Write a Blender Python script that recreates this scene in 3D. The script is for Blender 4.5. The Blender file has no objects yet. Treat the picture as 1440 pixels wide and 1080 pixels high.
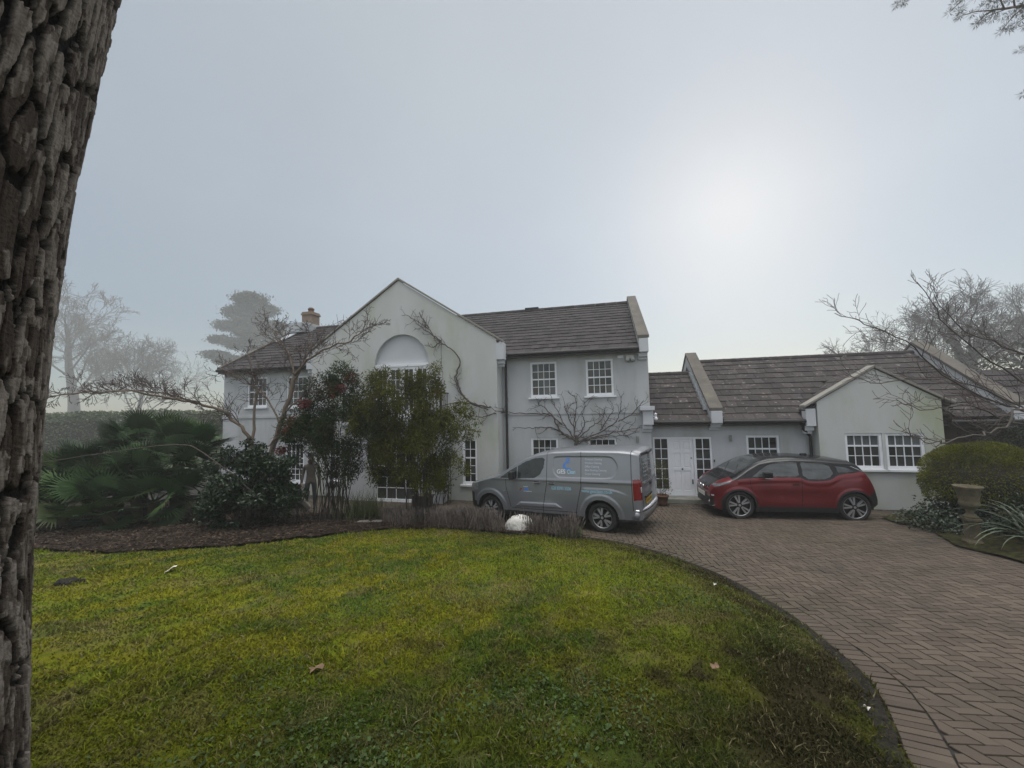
import bpy, bmesh, math, random
import numpy as np
from mathutils import Vector, Matrix
from mathutils.geometry import tessellate_polygon
rnd = random.Random(7)
rng = np.random.default_rng(11)
sc = bpy.context.scene
col = sc.collection
PI = math.pi

# ------------------------------------------------------------------ helpers
def link(o, parent=None):
    col.objects.link(o)
    if parent is not None: o.parent = parent
    return o

def tag(o, label=None, cat=None, group=None, kind=None):
    if label: o['label'] = label
    if cat: o['category'] = cat
    if group: o['group'] = group
    if kind: o['kind'] = kind
    return o

def empty(name, loc, rz=0.0):
    o = bpy.data.objects.new(name, None)
    o.empty_display_size = .2
    o.location = loc; o.rotation_euler = (0, 0, rz)
    return link(o)

def build_np(name, V, F, mats, parent=None, smooth=False, mi=None, colors=None, loc=None):
    """V (n,3); F list of int arrays (m,k) or one array; one mesh object"""
    me = bpy.data.meshes.new(name)
    V = np.asarray(V, np.float32).reshape(-1, 3)
    Fs = F if isinstance(F, (list, tuple)) else [F]
    Fs = [np.asarray(f, np.int32) for f in Fs if len(f)]
    nl = sum(f.size for f in Fs); nf = sum(len(f) for f in Fs)
    me.vertices.add(len(V)); me.vertices.foreach_set('co', V.ravel())
    me.loops.add(nl); me.polygons.add(nf)
    me.loops.foreach_set('vertex_index', np.concatenate([f.ravel() for f in Fs]))
    tot = np.concatenate([np.full(len(f), f.shape[1], np.int32) for f in Fs])
    st = np.concatenate([[0], np.cumsum(tot)[:-1]]).astype(np.int32)
    me.polygons.foreach_set('loop_start', st)
    me.polygons.foreach_set('loop_total', tot)
    if mi is not None: me.polygons.foreach_set('material_index', np.asarray(mi, np.int32))
    me.polygons.foreach_set('use_smooth', np.full(nf, smooth, bool))
    for m in (mats if isinstance(mats, (list, tuple)) else [mats]): me.materials.append(m)
    me.update(calc_edges=True)
    if colors is not None:
        a = me.color_attributes.new('tint', 'FLOAT_COLOR', 'POINT')
        c = np.ones((len(V), 4), np.float32); c[:, :3] = colors
        a.data.foreach_set('color', c.ravel())
    me.validate()
    o = bpy.data.objects.new(name, me)
    if loc is not None: o.location = loc
    return link(o, parent)

class MB:
    def __init__(s): s.v = []; s.f = []; s.m = []
    def add(s, vs, fs, mi=0):
        n = len(s.v); s.v += [tuple(v) for v in vs]
        for f in fs: s.f.append(tuple(i + n for i in f)); s.m.append(mi)
    def hexa(s, p, mi=0):   # 8 points: bottom 4 ccw, top 4 ccw
        s.add(p, [(3, 2, 1, 0), (4, 5, 6, 7), (0, 1, 5, 4), (1, 2, 6, 5), (2, 3, 7, 6), (3, 0, 4, 7)], mi)
    def box(s, x0, x1, y0, y1, z0, z1, mi=0):
        s.hexa([(x0, y0, z0), (x1, y0, z0), (x1, y1, z0), (x0, y1, z0), (x0, y0, z1), (x1, y0, z1), (x1, y1, z1), (x0, y1, z1)], mi)
    def tube(s, pts, rad, k=6, mi=0, cap=True):
        V, F = tube_np(np.array(pts, float), np.broadcast_to(np.array(rad, float), (len(pts),)), k)
        s.add(V, F.tolist(), mi)
        if cap:
            n = len(s.v) - len(V)
            s.f.append(tuple(n + i for i in range(k))[::-1]); s.m.append(mi)
            s.f.append(tuple(n + len(V) - k + i for i in range(k))); s.m.append(mi)
    def lathe(s, prof, n=24, c=(0, 0, 0), axis='z', mi=0, seg=None, sq=0):
        vs = []
        for r, z in prof:
            for i in range(n):
                a = 2 * PI * i / n
                rr = r
                if sq: rr = r / max(abs(math.cos(a + PI / 4)), abs(math.sin(a + PI / 4)))
                x, y = rr * math.cos(a), rr * math.sin(a)
                p = (x, y, z) if axis == 'z' else ((x, z, y) if axis == 'y' else (z, x, y))
                vs.append((p[0] + c[0], p[1] + c[1], p[2] + c[2]))
        fs = []
        for j in range(len(prof) - 1):
            for i in range(n):
                a, b = j * n + i, j * n + (i + 1) % n
                fs.append((a, b, b + n, a + n))
        s.add(vs, fs, mi)
    def prism(s, poly, y0, y1, mi=0):   # polygon in (x,z) pushed along y
        n = len(poly)
        vs = [(x, y0, z) for x, z in poly] + [(x, y1, z) for x, z in poly]
        s.add(vs, [tuple(range(n)), tuple(range(2 * n - 1, n - 1, -1))] + [(i, i + n, (i + 1) % n + n, (i + 1) % n) for i in range(n)], mi)
    def build(s, name, mats, parent=None, smooth=False, loc=None, recalc=True, bevel=0):
        me = bpy.data.meshes.new(name)
        me.from_pydata(s.v, [], s.f)
        for m in (mats if isinstance(mats, (list, tuple)) else [mats]): me.materials.append(m)
        me.polygons.foreach_set('material_index', np.array(s.m, np.int32))
        if recalc:
            bm = bmesh.new(); bm.from_mesh(me)
            bmesh.ops.recalc_face_normals(bm, faces=bm.faces)
            bm.to_mesh(me); bm.free()
        me.polygons.foreach_set('use_smooth', np.full(len(me.polygons), smooth, bool))
        me.update()
        o = bpy.data.objects.new(name, me)
        if loc is not None: o.location = loc
        if bevel:
            md = o.modifiers.new('bevel', 'BEVEL'); md.width = bevel; md.segments = 2; md.limit_method = 'ANGLE'
        return link(o, parent)

def tube_np(P, R, k):
    n = len(P)
    T = np.gradient(P, axis=0) if n > 2 else np.repeat((P[1] - P[0])[None], 2, 0)
    T = T / (np.linalg.norm(T, axis=1, keepdims=True) + 1e-9)
    ref = np.array([0, 0, 1.0]) if abs(T[0, 2]) < .9 else np.array([1.0, 0, 0])
    A = np.cross(T, ref); A /= np.linalg.norm(A, axis=1, keepdims=True) + 1e-9
    B = np.cross(T, A)
    a = np.arange(k) * 2 * PI / k
    V = P[:, None] + R[:, None, None] * (A[:, None] * np.cos(a)[None, :, None] + B[:, None] * np.sin(a)[None, :, None])
    i = np.arange(n - 1)[:, None] * k; j = np.arange(k)[None]
    F = np.stack([i + j, i + (j + 1) % k, i + k + (j + 1) % k, i + k + j], -1).reshape(-1, 4)
    return V.reshape(-1, 3), F

def tubes(name, polys, mats, parent=None, smooth=True, loc=None):
    """polys: list of (pts, radii, k)"""
    Vs, Fs, n = [], [], 0
    for P, R, k in polys:
        V, F = tube_np(np.asarray(P, float), np.asarray(R, float), k)
        Vs.append(V); Fs.append(F + n); n += len(V)
    return build_np(name, np.concatenate(Vs), np.concatenate(Fs), mats, parent, smooth, loc=loc)

def hash2(i, j, s=0):
    h = (i.astype(np.int64) * 374761393 + j.astype(np.int64) * 668265263 + s * 982451653) & 0xffffffff
    h = ((h ^ (h >> 13)) * 1274126177) & 0xffffffff
    h = h ^ (h >> 16)
    return (h & 0xffff) / 65535.0

def vnoise(x, y, s=0):
    x = np.asarray(x, float); y = np.asarray(y, float)
    i = np.floor(x); j = np.floor(y); u = x - i; v = y - j
    u = u * u * (3 - 2 * u); v = v * v * (3 - 2 * v)
    i = i.astype(np.int64); j = j.astype(np.int64)
    a = hash2(i, j, s); b = hash2(i + 1, j, s); c = hash2(i, j + 1, s); d = hash2(i + 1, j + 1, s)
    return (a * (1 - u) + b * u) * (1 - v) + (c * (1 - u) + d * u) * v

def fbm(x, y, o=4, s=0):
    t = 0; a = .5; n = 0
    for k in range(o):
        t = t + a * vnoise(x * 2 ** k + 17.3 * k, y * 2 ** k - 9.1 * k, s + k); n += a; a *= .5
    return t / n

def sstep(a, b, x):
    t = np.clip((x - a) / (b - a), 0, 1); return t * t * (3 - 2 * t)

def catmull(P, n=12):
    P = np.array(P, float); Q = np.vstack([2 * P[0] - P[1], P, 2 * P[-1] - P[-2]])
    out = []
    for i in range(1, len(Q) - 2):
        p0, p1, p2, p3 = Q[i - 1:i + 3]
        for t in np.linspace(0, 1, n, endpoint=False):
            out.append(.5 * (2 * p1 + (p2 - p0) * t + (2 * p0 - 5 * p1 + 4 * p2 - p3) * t * t + (3 * p1 - p0 - 3 * p2 + p3) * t ** 3))
    out.append(P[-1]); return np.array(out)

def inpoly(x, y, poly):
    x = np.asarray(x, float); y = np.asarray(y, float); r = np.zeros(x.shape, bool)
    n = len(poly)
    for i in range(n):
        x1, y1 = poly[i]; x2, y2 = poly[(i + 1) % n]
        if y1 == y2: continue
        c = ((y1 > y) != (y2 > y)) & (x < (x2 - x1) * (y - y1) / (y2 - y1) + x1)
        r ^= c
    return r

def seg_dist(x, y, L, closed=False):
    """distance to polyline L"""
    x = np.asarray(x, float); y = np.asarray(y, float); best = np.full(x.shape, 1e9)
    n = len(L)
    for i in range(n if closed else n - 1):
        ax, ay = L[i]; bx, by = L[(i + 1) % n]
        dx, dy = bx - ax, by - ay; q = dx * dx + dy * dy + 1e-12
        t = np.clip(((x - ax) * dx + (y - ay) * dy) / q, 0, 1)
        best = np.minimum(best, np.hypot(x - ax - t * dx, y - ay - t * dy))
    return best

# ------------------------------------------------------------------ materials
def mk(name, c1, c2=None, scale=6., rough=.7, metallic=0., coat=0., spec=.5, bump=0., bscale=None, island=0., attr=False, detail=4.,
       stretch=None, c3=None, s3=.7, t3=(.55, .7), rough2=None, subsurf=0., trans=0.):
    m = bpy.data.materials.new(name); m.use_nodes = True
    nt = m.node_tree; N = nt.nodes; Lk = nt.links; N.clear()
    out = N.new('ShaderNodeOutputMaterial'); b = N.new('ShaderNodeBsdfPrincipled')
    Lk.new(b.outputs[0], out.inputs[0])
    b.inputs['Roughness'].default_value = rough; b.inputs['Metallic'].default_value = metallic
    b.inputs['Coat Weight'].default_value = coat; b.inputs['Coat Roughness'].default_value = .04
    b.inputs['Specular IOR Level'].default_value = spec
    tc = N.new('ShaderNodeTexCoord'); src = tc.outputs['Object']
    if stretch:
        mp = N.new('ShaderNodeMapping'); mp.inputs['Scale'].default_value = stretch
        Lk.new(src, mp.inputs[0]); src = mp.outputs[0]
    def noise(sc_, det=detail):
        n = N.new('ShaderNodeTexNoise'); n.inputs['Scale'].default_value = sc_; n.inputs['Detail'].default_value = det
        n.inputs['Roughness'].default_value = .6
        Lk.new(src, n.inputs['Vector']); return n
    def mix(f, a, bb, mode='MIX'):
        x = N.new('ShaderNodeMix'); x.data_type = 'RGBA'; x.blend_type = mode
        if isinstance(f, float): x.inputs[0].default_value = f
        else: Lk.new(f, x.inputs[0])
        for v, i in ((a, 6), (bb, 7)):
            if isinstance(v, tuple): x.inputs[i].default_value = (*v, 1)
            else: Lk.new(v, x.inputs[i])
        return x.outputs[2]
    c = None
    if attr:
        a = N.new('ShaderNodeAttribute'); a.attribute_name = 'tint'; c = a.outputs['Color']
    else:
        c = (*c1,)
        if c2 is not None:
            n = noise(scale); r = N.new('ShaderNodeMapRange'); r.inputs[1].default_value = .3; r.inputs[2].default_value = .7
            Lk.new(n.outputs[0], r.inputs[0]); c = mix(r.outputs[0], c1, c2)
    if c3 is not None:
        n = noise(s3, 6.); r = N.new('ShaderNodeMapRange'); r.inputs[1].default_value = t3[0]; r.inputs[2].default_value = t3[1]
        Lk.new(n.outputs[0], r.inputs[0]); c = mix(r.outputs[0], c, c3)
    if island:
        g = N.new('ShaderNodeNewGeometry'); r = N.new('ShaderNodeMapRange')
        r.inputs[3].default_value = 1 - island; r.inputs[4].default_value = 1 + island
        Lk.new(g.outputs['Random Per Island'], r.inputs[0])
        hs = N.new('ShaderNodeHueSaturation'); Lk.new(r.outputs[0], hs.inputs['Value'])
        if isinstance(c, tuple): hs.inputs['Color'].default_value = (*c, 1)
        else: Lk.new(c, hs.inputs['Color'])
        c = hs.outputs[0]
    if isinstance(c, tuple): b.inputs['Base Color'].default_value = (*c, 1)
    else: Lk.new(c, b.inputs['Base Color'])
    if rough2 is not None:
        n = noise(scale * .6); r = N.new('ShaderNodeMapRange'); r.inputs[1].default_value = .35; r.inputs[2].default_value = .65
        r.inputs[3].default_value = rough; r.inputs[4].default_value = rough2
        Lk.new(n.outputs[0], r.inputs[0]); Lk.new(r.outputs[0], b.inputs['Roughness'])
    if bump:
        n = noise(bscale or scale * 4); bp = N.new('ShaderNodeBump'); bp.inputs['Strength'].default_value = bump
        bp.inputs['Distance'].default_value = .02
        Lk.new(n.outputs[0], bp.inputs['Height']); Lk.new(bp.outputs[0], b.inputs['Normal'])
    if trans:
        t = N.new('ShaderNodeBsdfTranslucent'); ms = N.new('ShaderNodeMixShader'); ms.inputs[0].default_value = trans
        if isinstance(c, tuple): t.inputs[0].default_value = (*c, 1)
        else: Lk.new(c, t.inputs[0])
        Lk.new(b.outputs[0], ms.inputs[1]); Lk.new(t.outputs[0], ms.inputs[2]); Lk.new(ms.outputs[0], out.inputs[0])
    return m

M = {}
M['render'] = mk('painted_render', (.50, .515, .535), (.43, .445, .465), 1.6, .85, bump=.25, bscale=60, c3=(.35, .36, .335), s3=1.5, t3=(.50, .74), stretch=(1, 1, .28))
M['gable_render'] = mk('weathered_render', (.52, .53, .535), (.44, .455, .435), .7, .88, bump=.25, bscale=60, c3=(.34, .365, .26), s3=.6, t3=(.50, .74), stretch=(1, 1, .45))
M['smooth_render'] = mk('panel_render', (.53, .55, .585), (.49, .51, .545), 1.5, .8)
M['trim'] = mk('white_trim', (.82, .83, .86), (.74, .76, .80), 3., .45)
M['glass'] = mk('window_glass', (.022, .024, .024), (.05, .052, .05), 1.4, .05, spec=.6, island=.75)
M['blind'] = mk('curtained_glass', (.13, .14, .15), (.08, .085, .09), 9, .15, spec=.5, stretch=(3, 3, .3))
M['lit_pane'] = mk('glass_with_painted_light', (.50, .54, .56), (.30, .33, .34), 3, .15, spec=.5)  # bright light in these panes, painted on as pale colour
M['car_glass'] = mk('car_glass', (.020, .023, .025), (.085, .092, .094), 1.6, .05, spec=.8)  # pale noise patches put reflections into the glass colour
M['van_glass'] = mk('van_side_glass', (.008, .010, .010), (.035, .042, .040), 3., .05, spec=.5)
M['tile2'] = mk('lichen_tile', (.064, .055, .053), (.042, .037, .038), 2.2, .88, spec=.2, island=.25, bump=.4, bscale=40, c3=(.22, .205, .185), s3=7., t3=(.60, .70))
M['tile'] = mk('roof_tile', (.056, .049, .049), (.036, .033, .035), 2.2, .85, spec=.2, island=.22, bump=.4, bscale=40, c3=(.26, .24, .21), s3=9., t3=(.66, .75))
M['coping'] = mk('coping_stone', (.125, .112, .098), (.082, .075, .066), 2.5, .9, bump=.4, bscale=30, c3=(.15, .14, .09), s3=3, t3=(.58, .75))
M['coping_pale'] = mk('pale_coping_stone', (.27, .255, .225), (.19, .18, .16), 2.5, .9, bump=.3, bscale=30)
M['gutter'] = mk('black_gutter', (.018, .016, .016), None, 1, .5)
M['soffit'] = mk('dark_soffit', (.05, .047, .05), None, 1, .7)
M['brick'] = mk('buff_brick', (.25, .18, .13), (.18, .14, .11), 9, .9, bump=.5, bscale=25)
M['lead'] = mk('lead_flashing', (.46, .49, .52), (.34, .36, .38), 4, .5)
M['brown_wall'] = mk('brown_timber_wall', (.085, .066, .055), (.055, .042, .036), 3, .85, stretch=(1, 1, 9), bump=.3)
M['stone_step'] = mk('stone_step', (.25, .25, .22), (.17, .17, .14), 4, .9)
M['iron'] = mk('black_iron', (.015, .015, .016), None, 1, .45)
M['chrome'] = mk('bright_metal', (.62, .63, .65), None, 1, .18, metallic=1.)
M['brass'] = mk('dark_brass', (.06, .05, .035), None, 1, .4, metallic=.6)
M['lamp'] = mk('lamp_steel', (.32, .32, .3), None, 1, .35, metallic=.8)
M['van'] = mk('metallic_grey_paint', (.225, .235, .255), (.21, .22, .24), 2., .36, metallic=.45, coat=.6)
M['black_plastic'] = mk('black_plastic', (.014, .014, .016), None, 1, .55)
M['gap'] = mk('panel_gap', (.006, .006, .007), None, 1, .8)
M['black_gloss'] = mk('black_gloss_paint', (.006, .006, .007), None, 1, .25, coat=.25, spec=.35)
M['red'] = mk('red_paint', (.135, .005, .009), (.12, .0045, .008), 2., .35, metallic=.2, coat=.5)
M['tyre'] = mk('tyre_rubber', (.014, .014, .015), (.02, .019, .018), 9, .85)
M['rim'] = mk('alloy', (.40, .40, .41), None, 1, .35, metallic=.5)
M['rim_dark'] = mk('dark_alloy', (.012, .012, .014), None, 1, .4)
M['lamp_red'] = mk('tail_lamp_red', (.16, .006, .008), None, 1, .12, coat=1.)
M['lamp_clear'] = mk('clear_lamp', (.42, .44, .46), (.2, .21, .22), 14, .12, coat=1.)
M['plate_y'] = mk('yellow_plate', (.55, .33, .02), None, 1, .4)
M['plate_w'] = mk('white_plate', (.6, .6, .55), None, 1, .4)
M['plate_ink'] = mk('plate_ink', (.02, .02, .02), None, 1, .5)
M['ink_white'] = mk('vinyl_white', (.74, .78, .82), None, 1, .4)
M['ink_blue'] = mk('vinyl_blue', (.05, .19, .56), None, 1, .4)
M['ink_pale'] = mk('vinyl_pale', (.48, .54, .60), None, 1, .4)
M['ink_cyan'] = mk('vinyl_light_blue', (.34, .62, .80), None, 1, .4)
M['ink_red'] = mk('vinyl_red', (.22, .05, .05), None, 1, .4)
M['rear_vinyl'] = mk('tinted_rear_glass', (.16, .165, .165), (.10, .105, .105), 5, .12, coat=.6)
M['soil'] = mk('bark_mulch_soil', (.028, .018, .012), (.010, .007, .005), 14, .95, spec=.1, bump=1., bscale=45, c3=(.075, .055, .04), s3=30, t3=(.62, .72))
M['soil_edge'] = mk('trodden_soil', (.034, .029, .024), (.008, .007, .006), 16, .95, bump=1., bscale=60, spec=.15)
M['lawn'] = mk('lawn_turf', (0, 0, 0), rough=.95, spec=.1, attr=True, bump=1., bscale=55)
M['grass'] = mk('grass_blade', (0, 0, 0), rough=.75, attr=True, island=.3, trans=.25, spec=.12)
M['ground'] = mk('rough_ground', (.05, .06, .025), (.035, .04, .02), 2, .95, bump=.6)
M['joint'] = mk('paving_joint', (.022, .018, .015), (.014, .012, .010), 4, .95, c3=(.035, .045, .018), s3=1.2)
M['paver'] = mk('block_paver', (.096, .075, .058), (.069, .056, .045), 1.1, .9, spec=.25, island=.20, bump=.35, bscale=90, c3=(.062, .053, .036), s3=.55, t3=(.5, .75))
M['bark'] = mk('pine_bark', (0, 0, 0), rough=.92, spec=.2, attr=True, bump=.55, bscale=70)
M['twig'] = mk('bare_twig', (.082, .056, .050), (.055, .04, .038), 6, .8)
M['limb'] = mk('pale_limb', (.165, .125, .095), (.10, .078, .062), 7, .85, stretch=(1, 1, .3), bump=.3)
M['vine'] = mk('vine_stem', (.095, .08, .07), (.06, .05, .045), 8, .85)
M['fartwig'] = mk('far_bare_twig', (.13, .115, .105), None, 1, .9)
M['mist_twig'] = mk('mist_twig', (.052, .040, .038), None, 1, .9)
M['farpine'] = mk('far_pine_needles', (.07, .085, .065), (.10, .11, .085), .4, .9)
M['needle'] = mk('pine_needles', (.030, .045, .024), (.05, .06, .035), 2., .7, island=.3)
M['palm'] = mk('palm_leaf', (.022, .050, .017), (.036, .070, .022), 1.2, .55, island=.4, trans=.1, spec=.3)
M['palm_dead'] = mk('palm_fibre', (.07, .05, .03), (.04, .03, .02), 8, .9)
M['camellia'] = mk('glossy_dark_leaf', (.010, .024, .008), (.018, .037, .012), 2, .35, island=.5, spec=.35)
M['nandina'] = mk('green_leaflet', (.038, .062, .014), (.017, .030, .009), 1.6, .7, island=.45, trans=.25, spec=.2, c3=(.13, .028, .018), s3=1.5, t3=(.58, .68))
M['nandina_b'] = mk('olive_leaflet', (.115, .118, .011), (.040, .050, .009), 1.4, .7, island=.45, trans=.25, spec=.2, c3=(.115, .060, .02), s3=1.7, t3=(.60, .72))
M['berry'] = mk('red_berry', (.16, .018, .016), (.09, .012, .012), 30, .5)
M['cane'] = mk('dark_cane', (.030, .024, .020), (.05, .04, .03), 6, .85)
M['lavender'] = mk('dead_flower_stem', (.165, .140, .120), (.10, .082, .076), 5, .9, island=.35)
M['lavender_leaf'] = mk('grey_green_leaf', (.070, .062, .045), (.085, .058, .045), 4, .9, island=.4)
M['tuft'] = mk('fresh_grass_leaf', (.075, .095, .022), (.05, .07, .02), 4, .7, island=.3, trans=.2)
M['boulder'] = mk('white_boulder', (.58, .57, .54), (.36, .35, .32), 5, .9, bump=.9, bscale=16, c3=(.16, .15, .13), s3=6, t3=(.58, .7))
M['stone'] = mk('grey_stone', (.20, .19, .17), (.12, .115, .10), 4, .92, bump=.7, bscale=20)
M['slab'] = mk('dark_slab', (.055, .050, .043), (.035, .032, .028), 5, .92, bump=.8, bscale=18)
M['slab_edge'] = mk('pale_slab_edge', (.23, .21, .18), (.16, .15, .13), 6, .9, bump=.5)
M['hedge'] = mk('hedge_leaf', (.085, .115, .055), (.12, .15, .075), 1.2, .8, island=.35)
M['dome'] = mk('clipped_leaf', (.165, .165, .016), (.075, .085, .012), 1.8, .75, spec=.15, island=.4, trans=.15)
M['ivy'] = mk('ivy_leaf', (.012, .024, .009), (.02, .035, .013), 3, .5, island=.4)
M['moss'] = mk('moss', (.07, .085, .015), (.05, .06, .014), 9, .95, bump=1., bscale=60)
M['strap'] = mk('strap_leaf', (.045, .070, .032), (.10, .12, .075), 1.5, .4, island=.3)
M['conifer'] = mk('dark_conifer', (.022, .032, .018), (.035, .045, .024), 1.5, .8, island=.35)
M['urn'] = mk('weathered_urn', (.145, .118, .070), (.068, .058, .036), 7, .92, bump=.6, bscale=30, c3=(.07, .075, .045), s3=5, t3=(.52, .68))
M['terra'] = mk('terracotta', (.12, .06, .035), None, 1, .9)
M['jumper'] = mk('grey_brown_jumper', (.115, .10, .085), (.09, .078, .066), 12, .95)
M['trouser'] = mk('dark_grey_trousers', (.055, .056, .064), None, 1, .9)
M['skin'] = mk('skin', (.34, .20, .145), None, 1, .6)
M['cap'] = mk('dark_cap', (.03, .03, .033), None, 1, .9)
M['leaf_litter'] = mk('dry_leaf', (.20, .125, .075), (.13, .08, .05), 8, .8)
M['petal'] = mk('pale_scrap', (.6, .56, .52), None, 1, .8)
M['dung'] = mk('dark_soil_crumb', (.012, .010, .008), None, 1, .95, bump=1.)
M['seat'] = mk('seat_cloth', (.03, .03, .032), None, 1, .8)

# ------------------------------------------------------------------ camera
PITCH, ROLL, YAW = math.radians(3.94), math.radians(-1.17), math.radians(-13.6)
CAMZ = 2.9
cp, sp, cr, sr = math.cos(PITCH), math.sin(PITCH), math.cos(ROLL), math.sin(ROLL)
Xc = Vector((cr, -sr * sp, sr * cp)); Yc = Vector((sr, cr * sp, -cr * cp)); Zc = Vector((0, cp, sp))
cam = bpy.data.objects.new('camera', bpy.data.cameras.new('camera'))
col.objects.link(cam)
cam.data.sensor_width = 36; cam.data.lens = 541 / 1440 * 36
cam.data.clip_start = .05; cam.data.clip_end = 2000
mw = Matrix((( Xc.x, -Yc.x, -Zc.x, 0), (Xc.y, -Yc.y, -Zc.y, 0), (Xc.z, -Yc.z, -Zc.z, CAMZ), (0, 0, 0, 1)))
cam.matrix_world = mw
sc.camera = cam

# ------------------------------------------------------------------ light
SUN_AZ, SUN_EL = math.radians(31.), math.radians(25.5)
sd = Vector((math.cos(SUN_EL) * math.sin(SUN_AZ), math.cos(SUN_EL) * math.cos(SUN_AZ), math.sin(SUN_EL)))
ld = bpy.data.lights.new('sun', 'SUN'); ld.energy = .5; ld.angle = math.radians(45); ld.color = (1., .96, .9)
so = bpy.data.objects.new('sun', ld); col.objects.link(so)
so.rotation_euler = (-sd).to_track_quat('-Z', 'Y').to_euler()
w = bpy.data.worlds.new('World'); sc.world = w; w.use_nodes = True
nt = w.node_tree; N = nt.nodes; Lk = nt.links; N.clear()
out = N.new('ShaderNodeOutputWorld')
sky = N.new('ShaderNodeTexSky'); sky.sky_type = 'NISHITA'; sky.sun_disc = False
sky.sun_elevation = SUN_EL; sky.sun_rotation = SUN_AZ; sky.air_density = 1.; sky.dust_density = .3
b1 = N.new('ShaderNodeBackground'); b1.inputs[1].default_value = .05; Lk.new(sky.outputs[0], b1.inputs[0])
tc = N.new('ShaderNodeTexCoord')
def vmath(op, a, b):
    n = N.new('ShaderNodeVectorMath'); n.operation = op
    Lk.new(a, n.inputs[0]); n.inputs[1].default_value = b; return n
def mth(op, a, b, clamp=False):
    n = N.new('ShaderNodeMath'); n.operation = op; n.use_clamp = clamp
    for v, i in ((a, 0), (b, 1)):
        if isinstance(v, (int, float)): n.inputs[i].default_value = v
        else: Lk.new(v, n.inputs[i])
    return n.outputs[0]
sx = N.new('ShaderNodeSeparateXYZ'); Lk.new(tc.outputs['Generated'], sx.inputs[0])
dt = vmath('DOT_PRODUCT', tc.outputs['Generated'], sd).outputs['Value']
dpos = mth('MAXIMUM', dt, 0.)
glow = mth('ADD', mth('MULTIPLY', mth('POWER', dpos, 2.), .03), mth('MULTIPLY', mth('POWER', dpos, 7.), .015))
el = mth('MAXIMUM', sx.outputs[2], 0.)
ns = N.new('ShaderNodeTexNoise'); ns.inputs['Scale'].default_value = 2.2; ns.inputs['Detail'].default_value = 3.
Lk.new(tc.outputs['Generated'], ns.inputs['Vector'])
fogb = N.new('ShaderNodeMix'); fogb.data_type = 'RGBA'
Lk.new(mth('ADD', mth('MULTIPLY', dt, .62), .50, True), fogb.inputs[0])
fogb.inputs[6].default_value = (.185, .262, .35, 1); fogb.inputs[7].default_value = (.352, .362, .348, 1)
zen = N.new('ShaderNodeMix'); zen.data_type = 'RGBA'; bkc = N.new('ShaderNodeMix'); bkc.data_type = 'RGBA'; bkr = N.new('ShaderNodeMapRange'); bkr.inputs[1].default_value = .25; bkr.inputs[2].default_value = -.3; Lk.new(sx.outputs[1], bkr.inputs[0]); Lk.new(bkr.outputs[0], bkc.inputs[0]); Lk.new(fogb.outputs[2], bkc.inputs[6]); bkc.inputs[7].default_value = (.268, .27, .272, 1); Lk.new(bkc.outputs[2], zen.inputs[6]); zen.inputs[7].default_value = (2.9, 2.84, 2.72, 1)
zr_ = N.new('ShaderNodeMapRange'); zr_.inputs[1].default_value = .79; zr_.inputs[2].default_value = .95; Lk.new(el, zr_.inputs[0]); Lk.new(zr_.outputs[0], zen.inputs[0])  # unseen zenith brightened, added to light the ground and walls
lift = mth('ADD', mth('ADD', .95, mth('MULTIPLY', mth('POWER', el, 2.), .45)), mth('MULTIPLY', mth('SUBTRACT', ns.outputs[0], .5), .22))
bk = N.new('ShaderNodeMapRange'); bk.inputs[1].default_value = .25; bk.inputs[2].default_value = -.7; bk.inputs[3].default_value = 1.; bk.inputs[4].default_value = 2.3; Lk.new(sx.outputs[1], bk.inputs[0])  # unseen sky behind the camera brightened, added fill for the walls
hzn = N.new('ShaderNodeMapRange'); hzn.inputs[1].default_value = .0; hzn.inputs[2].default_value = .42; hzn.inputs[3].default_value = .50; hzn.inputs[4].default_value = 1.; Lk.new(el, hzn.inputs[0])
lift = mth('MULTIPLY', mth('MULTIPLY', lift, hzn.outputs[0]), bk.outputs[0])
base = N.new('ShaderNodeVectorMath'); base.operation = 'SCALE'; Lk.new(zen.outputs[2], base.inputs[0]); Lk.new(lift, base.inputs['Scale'])
gl = N.new('ShaderNodeVectorMath'); gl.operation = 'SCALE'; gl.inputs[0].default_value = (1., .985, .95); Lk.new(glow, gl.inputs['Scale'])
sm = N.new('ShaderNodeVectorMath'); sm.operation = 'ADD'; Lk.new(base.outputs[0], sm.inputs[0]); Lk.new(gl.outputs[0], sm.inputs[1])
b2 = N.new('ShaderNodeBackground'); b2.inputs[1].default_value = .95; Lk.new(sm.outputs[0], b2.inputs[0])
ad = N.new('ShaderNodeAddShader'); Lk.new(b1.outputs[0], ad.inputs[0]); Lk.new(b2.outputs[0], ad.inputs[1]); Lk.new(ad.outputs[0], out.inputs[0])
sc.view_settings.view_transform = 'Standard'; sc.view_settings.look = 'None'
sc.view_settings.exposure = 0; sc.view_settings.gamma = 1; sc.view_settings.use_curve_mapping = False
sc.render.engine = 'CYCLES'
sc.cycles.use_denoising = True
sc.cycles.max_bounces = 6; sc.cycles.volume_bounces = 1; sc.cycles.transparent_max_bounces = 8
sc.cycles.use_adaptive_sampling = True; sc.cycles.adaptive_threshold = .015

# haze: one closed box of even air
hm = bpy.data.materials.new('haze_air'); hm.use_nodes = True
n_ = hm.node_tree.nodes; n_.clear()
ho = n_.new('ShaderNodeOutputMaterial'); hv = n_.new('ShaderNodeVolumePrincipled')
hv.inputs['Color'].default_value = (.93, .945, .96, 1); hv.inputs['Density'].default_value = .0027; hv.inputs['Anisotropy'].default_value = .36
hm.node_tree.links.new(hv.outputs[0], ho.inputs['Volume'])
hb = MB(); hb.box(-160, 160, -60, 190, -1.6, 34)
tag(hb.build('haze', hm), kind='stuff')

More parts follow.
